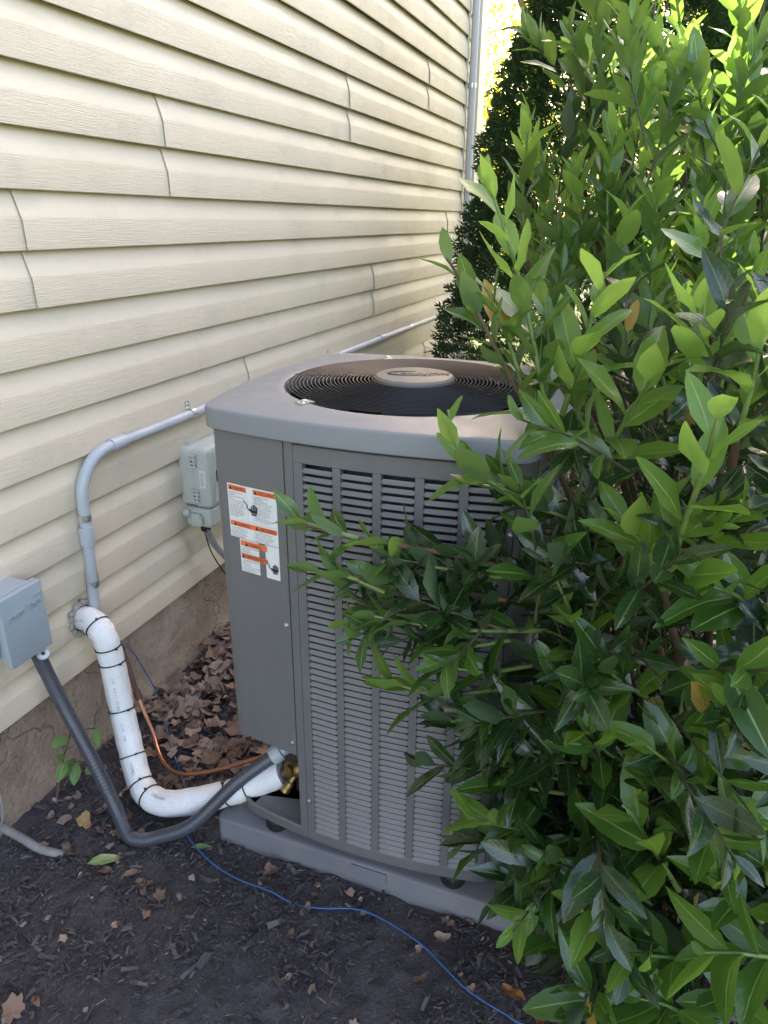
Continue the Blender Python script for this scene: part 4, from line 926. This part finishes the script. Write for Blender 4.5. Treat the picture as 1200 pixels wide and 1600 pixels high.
sh(A((1010, 1090, .95), (965, 1060, .90), (935, 1030, .88)), 8, .085, 'leaf_mid', 48, .28, .15)
sh(A((1190, 960, .95), (1150, 930, .9), (1110, 915, .88)), 8, .088, 'leaf_mid', 48, .28, .1, 'leaf_young')
sh(A((900, 1500, .9), (880, 1470, .87), (862, 1440, .85)), 6, .085, 'leaf_mid', 50, .3, .2, droop=.3)
# main limbs of the near laurel
def limb(pl, pts, r0, r1):
    path = smooth_path(pts, 8); n = len(path); pl.stems.append((path, [r0 + (r1 - r0) * i / (n - 1) for i in range(n)], 'old'))
for tgt in ((900, 800, 1.12), (900, 930, 1.0), (1000, 870, 1.06), (1035, 920, .93), (930, 1100, .97), (900, 1330, .95), (1060, 1390, .9), (1235, 1120, .93), (1150, 690, .95), (860, 985, .97), (940, 760, 1.1)):
    e = aty(*tgt); m1 = B0.lerp(e, .35) + Vector((random.uniform(-.03, .03), random.uniform(0, .05), .05)); m2 = B0.lerp(e, .7) + Vector((random.uniform(-.03, .03), .03, .03))
    limb(FP, [B0 + Vector((random.uniform(-.05, .05), random.uniform(-.05, .05), -.03)), m1, m2, e], .011, .0055)
# body of the bush: short side shoots through its volume
def fill(pl, n, centre, radii, L, leaves, mats, outward=1.0, up=.5, tw=(.12, .22), ang=52, droop=.0, keep=None, shell_=.55):
    c = Vector(centre); k = 0; tries = 0
    while k < n and tries < n * 20:
        tries += 1
        d = Vector((random.gauss(0, 1), random.gauss(0, 1), random.gauss(0, 1))).normalized(); r = shell_ + (1 - shell_) * random.random() ** .6
        p = c + Vector((d.x * radii[0], d.y * radii[1], d.z * radii[2])) * r
        if p.z < .06 or (keep and not keep(p)): continue
        g = (d * outward + UPV * up + Vector((random.uniform(-1, 1), random.uniform(-1, 1), random.uniform(-1, 1))) * .45).normalized()
        ln = random.uniform(*tw); q = p + g * ln; mid = p + g * ln * .5 + Vector((random.uniform(-1, 1), random.uniform(-1, 1), random.uniform(-1, 1))) * .012
        m = random.choices([x for x, _ in mats], [y for _, y in mats])[0]
        tm = 'leaf_young' if random.random() < .25 and m == 'leaf_mid' else None
        pl.shoot([p, mid, q], max(4, int(leaves * random.uniform(.75, 1.25))), L * random.uniform(.85, 1.12), m, ang, .4, .05, tm, up=.5, r0=.0019, hero=False, droop=droop, clump=1.5, w=.95); k += 1
def in_front_ok(p):
    if p.y < (.90 if p.z < .75 else .84): return False
    if .45 < p.x < 1.15 and p.y > .93 and p.z < 1.06: return False      # not inside the unit
    u, v, d = project(p)
    lim = 700 if v < 1000 else 730 if v < 1150 else 820 if v < 1330 else 860 if v < 1480 else 930
    if v < 870: lim = 965
    if 930 < u < 1190 and 940 < v < 1060 and random.random() < .85: return False          # the gap through which the ground shows
    return u > lim
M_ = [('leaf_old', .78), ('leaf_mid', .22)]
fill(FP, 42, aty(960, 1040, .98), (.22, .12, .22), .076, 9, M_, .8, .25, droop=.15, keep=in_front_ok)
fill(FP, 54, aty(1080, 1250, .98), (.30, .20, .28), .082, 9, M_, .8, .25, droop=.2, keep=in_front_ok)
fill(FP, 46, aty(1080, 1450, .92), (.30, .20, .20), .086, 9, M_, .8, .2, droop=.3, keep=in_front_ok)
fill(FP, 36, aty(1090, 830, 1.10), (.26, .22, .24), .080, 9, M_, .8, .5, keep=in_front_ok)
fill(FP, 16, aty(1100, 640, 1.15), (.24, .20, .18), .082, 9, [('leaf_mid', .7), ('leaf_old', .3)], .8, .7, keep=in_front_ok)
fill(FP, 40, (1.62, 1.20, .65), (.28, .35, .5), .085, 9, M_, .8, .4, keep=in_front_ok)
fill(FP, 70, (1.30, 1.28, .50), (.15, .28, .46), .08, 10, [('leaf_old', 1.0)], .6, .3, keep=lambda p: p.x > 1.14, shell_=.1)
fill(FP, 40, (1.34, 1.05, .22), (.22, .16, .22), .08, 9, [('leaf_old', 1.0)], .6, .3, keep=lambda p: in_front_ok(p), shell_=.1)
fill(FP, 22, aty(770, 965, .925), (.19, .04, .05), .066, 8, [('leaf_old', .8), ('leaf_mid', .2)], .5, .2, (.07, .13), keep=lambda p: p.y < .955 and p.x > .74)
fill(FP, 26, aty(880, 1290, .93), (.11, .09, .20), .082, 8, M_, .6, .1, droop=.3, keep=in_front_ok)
FP.leaves = [l for l in FP.leaves if not (.46 < l[5].x < 1.13 and l[5].y > 1.0 and l[5].z < 1.03)]
for l in FP.leaves:
    if random.random() < .002: l[2] = 'leaf_yellow'
finish(FP, front, [occ])

# ---- tall laurel behind
random.seed(44)
back = thing('laurel_bush', 'tall upright laurel bush standing behind the near one, its top out of view', 'bush', (1.45, 2.15, 0))
BP = Plant(); B1 = Vector((1.45, 2.15, 0))
def keep_back(p):
    u, v, d = project(p)
    lim = 905 if v < 60 else 870 if v < 150 else 835 if v < 250 else 845 if v < 350 else 885
    if u > 1050 and v < 130 - random.random() * 60: return False
    return u > lim and p.y > 1.42
tops = [(828, 175, 1.75), (862, 330, 1.6), (890, 40, 1.85), (900, 260, 1.65), (940, 30, 1.8), (960, 190, 1.65), (1010, 60, 1.9), (1035, 260, 1.55), (1060, 110, 1.8), (1100, 190, 1.6), (1140, 90, 1.8), (1165, 260, 1.5), (1190, 60, 1.75), (980, 330, 1.5), (1100, 330, 1.45), (880, 420, 1.55), (858, 250, 1.8), (1040, -60, 2.0), (920, -80, 2.0), (1150, -60, 1.9), (1180, 400, 1.45), (1240, 200, 1.6), (1260, 0, 1.8), (1020, 420, 1.5)]
for u, v, y in tops:
    e = aty(u, v, y); s0 = e + Vector((random.uniform(-.05, .1), random.uniform(.0, .1), -random.uniform(.22, .32))); m = s0.lerp(e, .5) + Vector((random.uniform(-.02, .02), 0, 0))
    BP.shoot([s0, m, e], 15, .088, 'leaf_mid', 36, .3, .05, 'leaf_young' if random.random() < .55 else None, up=.15, r0=.004)
    path = smooth_path([B1 + Vector((random.uniform(-.1, .1), random.uniform(-.1, .1), 0)), B1.lerp(s0, .45) + Vector((0, 0, .1)), s0], 8); BP.stems.append((path, [.012 - .007 * i / (len(path) - 1) for i in range(len(path))], 'old'))
M2 = [('leaf_mid', .55), ('leaf_old', .15), ('leaf_young', .30)]
fill(BP, 105, (1.38, 2.05, 1.25), (.62, .48, .75), .088, 11, M2, .5, 1.1, (.12, .22), 38, keep=keep_back, shell_=.35)
fill(BP, 52, (1.35, 1.75, 1.55), (.50, .30, .40), .088, 11, M2, .4, 1.2, (.12, .22), 36, keep=keep_back, shell_=.3)
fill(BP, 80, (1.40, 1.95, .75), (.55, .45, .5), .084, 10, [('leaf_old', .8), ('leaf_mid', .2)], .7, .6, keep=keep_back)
fill(BP, 60, (1.95, 2.1, 1.1), (.5, .5, .8), .088, 10, M2, .6, .9, keep=keep_back)
finish(BP, back, [occ])

# ---- arborvitae by the wall
def spray_mb(mb, p, d, n, L):
    x = d.cross(n).normalized()
    for k, (t, a, l) in enumerate(((0, 0, 1), (.15, .75, .55), (.3, -.7, .55), (.45, .6, .42), (.6, -.55, .36))):
        b = p + d * L * t; e = (d * math.cos(a) + x * math.sin(a)).normalized(); w_ = e.cross(n).normalized() * L * .07; ee = e * L * l
        mb.v += [tuple(b - w_ * .6), tuple(b + ee * .55 - w_ + n * L * .03), tuple(b + ee), tuple(b + ee * .55 + w_ + n * L * .03)]; o = len(mb.v) - 4
        mb.f.append((o, o + 1, o + 2, o + 3)); mb.uv.append([(0, 0)] * 4); mb.mi.append(0)
def arborvitae(base, H, R0, n, label, seed):
    random.seed(seed); t = thing('arborvitae', label, 'evergreen tree', base); b = Vector(base)
    mb = MB(); mb.tube([b, b + Vector((.02, 0, H * .4)), b + Vector((0, .02, H * .92))], [.06, .045, .008], 9); obj('trunk', mb, 'bark_grey', t, 60)
    mb = MB()
    for k in range(n):
        h = random.random() ** .85; z = .06 + h * (H - .06); prof = (min(1, .75 + h * 1.2) if h < .22 else (1 - (h - .22) / .78) ** .62)
        a = random.uniform(0, 2 * PI); lump = 1 + .16 * noise.noise((math.cos(a) * 2.2, math.sin(a) * 2.2, z * 2.6 + seed)) + .12 * noise.noise((math.cos(a) * 6, math.sin(a) * 6, z * 7 + seed))
        r = R0 * prof * lump * (1 - .42 * random.random() ** 2.2)
        p = b + Vector((r * math.cos(a), r * math.sin(a), z)); o = Vector((math.cos(a), math.sin(a), 0))
        d = (o * .8 + UPV * random.uniform(.1, .9) + Vector((random.uniform(-1, 1), random.uniform(-1, 1), random.uniform(-1, 1))) * .45).normalized()
        nn = (d.orthogonal() + Vector((random.uniform(-1, 1), random.uniform(-1, 1), random.uniform(-1, 1))) * .8); nn = (nn - d * nn.dot(d)).normalized()
        if p.x < .06: continue
        spray_mb(mb, p, d, nn, random.uniform(.045, .085))
    obj('crown', mb, 'conifer', t, 0)
arborvitae((.98, 3.65, 0), 3.1, .74, 27000, 'dark green arborvitae growing close to the end of the siding', 3)
arborvitae((1.75, 4.3, 0), 3.0, .72, 7000, 'second dark evergreen mostly hidden behind the tall laurel', 9)

# ---- trees in the sunlight beyond
def broad_tree(base, H, cr, n, label, seed, leafmat='tree_leaf', ls=.075, group=None, low=.3):
    random.seed(seed); t = thing('deciduous_tree', label, 'tree', base, group); b = Vector(base)
    mb = MB(); top = b + Vector((random.uniform(-.3, .3), random.uniform(-.3, .3), H * .8)); tr = smooth_path([b, b.lerp(top, .5) + Vector((random.uniform(-.15, .15), 0, 0)), top], 6)
    mb.tube(tr, [.02 + .018 * H * (1 - i / (len(tr) - 1)) for i in range(len(tr))], 10); limbs = []
    for k in range(16):
        f = random.uniform(low, .95); p = b.lerp(top, f); a = random.uniform(0, 2 * PI); L = cr * random.uniform(.6, 1.0) * (1.15 - .5 * f)
        e = p + Vector((math.cos(a) * L, math.sin(a) * L, L * random.uniform(.25, .8))); m = p.lerp(e, .5) + Vector((0, 0, -.08 * L)); path = smooth_path([p, m, e], 4); mb.tube(path, [.05 * (1 - i / len(path)) + .008 for i in range(len(path))], 6); limbs.append(path)
    obj('trunk', mb, 'bark_grey', t, 60); mb = MB()
    for k in range(n):
        path = random.choice(limbs); p = random.choice(path[len(path) // 3:]); c = Vector((random.gauss(0, 1), random.gauss(0, 1), random.gauss(0, .8))) * (cr * .21)
        p = p + c; d = Vector((random.uniform(-1, 1), random.uniform(-1, 1), random.uniform(-.9, .3))).normalized(); x = d.orthogonal().normalized(); s = ls * random.uniform(.7, 1.3)
        q = Matrix.Rotation(random.uniform(0, 6.28), 3, d) @ x
        mb.v += [tuple(p), tuple(p + d * s * .5 + q * s * .33), tuple(p + d * s), tuple(p + d * s * .5 - q * s * .33)]; o = len(mb.v) - 4; mb.f.append((o, o + 1, o + 2, o + 3)); mb.uv.append([(0, 0)] * 4); mb.mi.append(0)
    obj('crown', mb, leafmat, t, 0)
broad_tree((-.7, 10.5, 0), 7.0, 2.6, 9000, 'sunlit yellow green tree seen past the corner of the house', 5)
broad_tree((1.9, 11.5, 0), 7.5, 2.8, 9000, 'sunlit yellow green tree showing above the right side of the tall laurel', 6)
broad_tree((-3.6, 15.5, 0), 9.0, 3.2, 8000, 'farther yellow green tree behind the one at the house corner', 8, ls=.1)
broad_tree((4.6, 10.0, 0), 8.0, 3.0, 8000, 'broad leafy tree at the far right beyond the bushes', 12, ls=.09)
random.seed(5); mb = MB()
for k in range(26000):
    x = random.uniform(-30, 30); y = 24 + random.uniform(0, 6) + .02 * x * x; z = random.random() ** 1.2 * (5.5 + 2.0 * noise.noise((x * .18, 0, 0)))
    d = Vector((random.uniform(-1, 1), random.uniform(-1, 1), random.uniform(-.8, .5))).normalized(); q = d.orthogonal().normalized(); s = random.uniform(.2, .4); p = Vector((x, y, z))
    mb.v += [tuple(p), tuple(p + d * s * .5 + q * s * .4), tuple(p + d * s), tuple(p + d * s * .5 - q * s * .4)]; o = len(mb.v) - 4; mb.f.append((o, o + 1, o + 2, o + 3)); mb.uv.append([(0, 0)] * 4); mb.mi.append(0)
tag(obj('far_woods', mb, 'wood_leaf', None, 0), kind='stuff')

# ------------------------------------------------------------------ mulch, litter, fallen leaves
random.seed(31)
def blocked(x, y): return (.44 < x < 1.21 and 1.015 < y < 1.71) or x < .012
mb = MB()
def chip(mb, x, y, L, w_, th, tilt=.25):
    a = random.uniform(0, 2 * PI); d = Vector((math.cos(a), math.sin(a), random.uniform(-tilt, tilt))).normalized(); s = d.cross(UPV).normalized(); s = (s + UPV * random.uniform(-.5, .5)).normalized(); n = s.cross(d)
    p = Vector((x, y, gz(x, y) + .004 + random.random() * .006)); e = random.uniform(.3, 1)
    vs = [p - d * L / 2 - s * w_ / 2 * e, p - d * L / 2 + s * w_ / 2 * e, p + d * L * .45 + s * w_ / 2, p + d * L * .5 - s * w_ * .35 * e]
    mid = p + n * th + d * L * random.uniform(-.2, .2)
    o = len(mb.v); mb.v += [tuple(v) for v in vs] + [tuple(mid - s * w_ * .2), tuple(mid + s * w_ * .2)]
    for f in ((0, 1, 5, 4), (1, 2, 5), (2, 3, 4, 5), (3, 0, 4)): mb.f.append(tuple(o + i for i in f)); mb.uv.append([(0, 0)] * len(f)); mb.mi.append(0)
n = 0
while n < 34000:
    y = .42 + (random.random() ** 1.5) * 1.6; x = random.uniform(.0, 1.75)
    if blocked(x, y): continue
    patch = noise.noise((x * 2.6 + 3, y * 2.6, 7)) + .6 * noise.noise((x * 7, y * 7, 3)) + (.86 - y) * 1.6
    L = math.exp(random.gauss(-4.75, .55)); L = min(.042, max(.0025, L))
    if patch > .22 and L > .007 and random.random() < .75: L = random.uniform(.002, .006)
    chip(mb, x, y, L, L * random.uniform(.12, .5), L * random.uniform(.08, .25)); n += 1
tag(obj('mulch_chips', mb, 'mulch_chip', None, 0), kind='stuff')
mb = MB(); n = 0
while n < 1500:
    y = .45 + random.random() * 1.2; x = random.uniform(.02, 1.6)
    if blocked(x, y): continue
    if x < .8 and y < .8 and random.random() < .5: continue
    if n % 3: L = random.uniform(.004, .028); chip(mb, x, y, L, .0011 + random.random() * .0012, .0008)
    else: L = random.uniform(.002, .007); chip(mb, x, y, L, L * random.uniform(.4, .9), .0006)
    n += 1
tag(obj('straw_bits', mb, 'straw', None, 0), kind='stuff')
# dead leaf shapes: lobed and oval, crumpled
def dead_leaf(seed, lobes, W=.42, crumple=.22):
    rng = random.Random(seed); V = [(0, .45, 0)]; n = 22; out = []
    for k in range(n):
        a = 2 * PI * k / n - PI / 2; t = (math.sin(a) + 1) / 2
        r = .5 * (1 - .0 * t)
        if lobes: r *= (.62 + .38 * abs(math.sin(a * lobes / 2 + .4))) * rng.uniform(.85, 1.1)
        else: r *= rng.uniform(.93, 1.05)
        out.append((math.cos(a) * r * W * 2 * (1 if lobes else .9), .5 + math.sin(a) * r))
    ph = [rng.uniform(0, 6) for _ in range(4)]
    def zz(x, y): return crumple * (.35 * math.sin(5 * x + ph[0]) + .3 * math.sin(6 * y + ph[1]) + .35 * abs(x) * 2 + .15 * math.sin(13 * x + 9 * y + ph[2]))
    V = [(0, .5, zz(0, .5))]; 
    for ring in (.5, 1.0):
        for x, y in out: X, Y = x * ring, .5 + (y - .5) * ring; V.append((X, Y, zz(X, Y) + (rng.uniform(-.03, .05) if ring == 1 else 0)))
    Fc = [(0, 1 + k, 1 + (k + 1) % n) for k in range(n)] + [(1 + k, 1 + n + k, 1 + n + (k + 1) % n, 1 + (k + 1) % n) for k in range(n)]
    return V, Fc, [(v[0] + .5, v[1]) for v in V]
DEAD = [dead_leaf(1, 5), dead_leaf(2, 7, .36), dead_leaf(3, 0, .25, .3), dead_leaf(4, 5, .45, .34), dead_leaf(5, 0, .22, .2), dead_leaf(6, 3, .4, .3)]
def shard(seed):
    rng = random.Random(seed); n = rng.randint(7, 10); V = [(0, .5, .05)]
    for k in range(n):
        a = 2 * PI * k / n + rng.uniform(-.25, .25); r = rng.uniform(.22, .52); V.append((math.cos(a) * r * rng.uniform(.5, .8), .5 + math.sin(a) * r, rng.uniform(-.08, .16)))
    return V, [(0, 1 + k, 1 + (k + 1) % n) for k in range(n)], [(v[0] + .5, v[1]) for v in V]
DEAD += [shard(k) for k in (11, 12, 13, 14)]
DM = {}
def dead_me(i, mat):
    if (i, mat) not in DM:
        mb = MB(); mb.add(*DEAD[i][:2], 0, DEAD[i][2]); DM[(i, mat)] = mesh_of('fallen_leaf', mb, mat, Vector(), 50)
    return DM[(i, mat)]
def pose(x, y, z, L, tilt=.5, rz=None):
    a = random.uniform(0, 2 * PI) if rz is None else rz
    return Matrix.Translation((x, y, z)) @ Matrix.Rotation(a, 4, 'Z') @ Matrix.Rotation(random.uniform(-tilt, tilt), 4, 'X') @ Matrix.Rotation(random.uniform(-tilt, tilt), 4, 'Y') @ Matrix.Scale(L, 4) @ Matrix.Translation((0, -.5, 0))
litter = []
k = 0
while k < 1500:
    x = random.uniform(.02, .52); y = 1.12 + random.random() ** 1.1 * 2.2
    if y < 1.30 and x < .1: continue
    edge = 1.16 + .10 * noise.noise((x * 6, 0, 3)) + max(0, .36 - x) * .35
    if y < edge and random.random() < .86: continue
    if .46 < x and 1.0 < y < 1.7: continue
    depth = min(1, (y - 1.1) * 2.5); litter.append((random.choice((0, 1, 2, 3, 4, 5, 0, 1, 3, 6, 7, 8, 9)), pose(x, y, gz(x, y) + .008 + random.random() * .026 * depth, random.uniform(.03, .08), .42))); k += 1
k = 0
while k < 420:
    x = random.uniform(1.22, 2.2); y = random.uniform(1.15, 2.9); litter.append((random.randrange(6), pose(x, y, gz(x, y) + .006 + random.random() * .02, random.uniform(.03, .07), .5))); k += 1
def area_seen(it):
    p = it[1] @ Vector((0, .5, 0)); u, v, d = project(p)
    ok = 0 < u < 1200 and 0 < v < 1600 and p.y < 1.75 and p.x < .6
    return (it[1].col[0].length / d if ok else 0) * (1 + p.z * 8)
litter.sort(key=area_seen, reverse=True)
for i, M in litter[:200]:
    o = bpy.data.objects.new('fallen_leaf', dead_me(i, 'dry_leaf')); COL.objects.link(o); o.matrix_world = M
    tag(o, 'crumpled brown dead leaf in the heap between the foundation and the unit', 'leaf', 'dead leaves heaped by the foundation')
mb = MB()
for i, M in litter[200:]: mb.add([M @ Vector(v) for v in DEAD[i][0]], DEAD[i][1])
tag(obj('leaf_litter', mb, 'dry_leaf', None, 50), kind='stuff')
# scattered leaves on the open mulch
k = 0
while k < 150:
    x = random.uniform(.03, 1.5); y = .52 + random.random() ** .8 * .75
    if k > 95: x = random.uniform(.95, 1.5)
    if k > 125: x, y = random.uniform(.03, .40), random.uniform(.84, 1.12)
    if blocked(x, y) or (x > .3 and x < .9 and y < .78 and random.random() < .7) : continue
    if x > .9 and random.random() < .3: continue
    o = bpy.data.objects.new('fallen_leaf', dead_me(random.choice((2, 4, 5, 6, 7, 8, 9, 0)), 'dry_leaf')); COL.objects.link(o); o.matrix_world = pose(x, y, gz(x, y) + .012, random.uniform(.010, .032) if k < 126 else random.uniform(.025, .05), .4)
    tag(o, 'small brown leaf fragment lying loose on the black mulch', 'leaf', 'leaf fragments scattered on the mulch'); k += 1
def special(u, v, L, i, mat, label, rz, tilt=.2, z=.016):
    p = atz(u, v, .0); o = bpy.data.objects.new('fallen_leaf', dead_me(i, mat)); COL.objects.link(o); o.matrix_world = pose(p.x, p.y, gz(p.x, p.y) + z, L, tilt, rz); return tag(o, label, 'leaf')
special(425, 1368, .045, 3, 'dry_leaf', 'tan curled maple leaf on the mulch against the pad', 2.2)
special(135, 1295, .045, 5, 'dry_tan', 'yellow brown curled leaf on the mulch below the sapling', 1.0, .5, .025)
special(800, 1560, .05, 4, 'dry_orange', 'rust orange leaf beside the blue wire at the bottom edge', 1.2)
special(850, 1592, .045, 2, 'dry_orange', 'rust orange leaf at the bottom edge under the laurel', -.6)
special(880, 1490, .06, 4, 'dry_orange', 'long rust orange leaf under the low laurel shoots', 2.6, .5)
special(20, 1575, .055, 1, 'dry_leaf', 'pale ragged lobed leaf at the lower left corner', .4)
special(250, 1405, .034, 0, 'dry_leaf', 'pinkish tan torn leaf lying alone on open mulch', .8)
special(690, 1475, .035, 5, 'dry_leaf', 'brown folded leaf just beyond the bend of the blue wire', 2.0)
def fresh(u, v, L, rz, mat, label, var=2):
    p = atz(u, v, 0); o = bpy.data.objects.new('fallen_leaf', leaf_me(var, mat)); COL.objects.link(o); o.matrix_world = pose(p.x, p.y, gz(p.x, p.y) + .02, L, .12, rz); return tag(o, label, 'leaf')
fresh(165, 1352, .07, -.75, 'leaf_dropped', 'fresh pale green leaf lying on the bare mulch')
fresh(720, 1424, .045, -1.3, 'leaf_mid', 'small green laurel leaf fallen at the pad edge', 4)
fresh(318, 1330, .05, -.9, 'leaf_dropped', 'wilted green leaf beside the blue wire near the pad corner', 1)
# ---- sapling by the foundation
random.seed(77)
sp = thing('sapling', 'small leafy green sapling growing against the foundation behind the grey conduit', 'seedling', (.05, .955, 0))
st = smooth_path([atx(88, 1270, .05), atx(90, 1235, .05), atx(98, 1190, .05), atx(110, 1145, .055)], 6)
mb = MB(); mb.tube(st, [.0024, ] * len(st), 6); sb = smooth_path([atx(95, 1210, .05), atx(118, 1190, .06), atx(140, 1195, .07)], 5); mb.tube(sb, .0016, 6); sb2 = smooth_path([atx(110, 1148, .055), atx(132, 1140, .06), atx(148, 1138, .065)], 5); mb.tube(sb2, .0014, 6); obj('stem', mb, 'bark_red', sp, 60)
for (u, v, u2, v2, L) in ((104, 1150, 84, 1165, .042), (128, 1141, 120, 1162, .034), (148, 1138, 152, 1158, .036), (100, 1185, 84, 1180, .03), (102, 1190, 90, 1222, .04), (118, 1192, 104, 1190, .034), (120, 1192, 114, 1228, .038), (140, 1196, 160, 1242, .062), (138, 1195, 148, 1180, .04), (112, 1200, 92, 1206, .036)):
    p, q = atx(u, v, .058), atx(u2, v2, .085); o = bpy.data.objects.new('leaf', leaf_me(random.choice((1, 3, 4)), 'leaf_weed')); COL.objects.link(o); o.parent = sp
    o.matrix_local = Matrix.Translation(-sp.location) @ frame(p, q - p, Vector((.55, -.55, .6)), L * 1.35, 1.35)
bpy.context.view_layer.update()
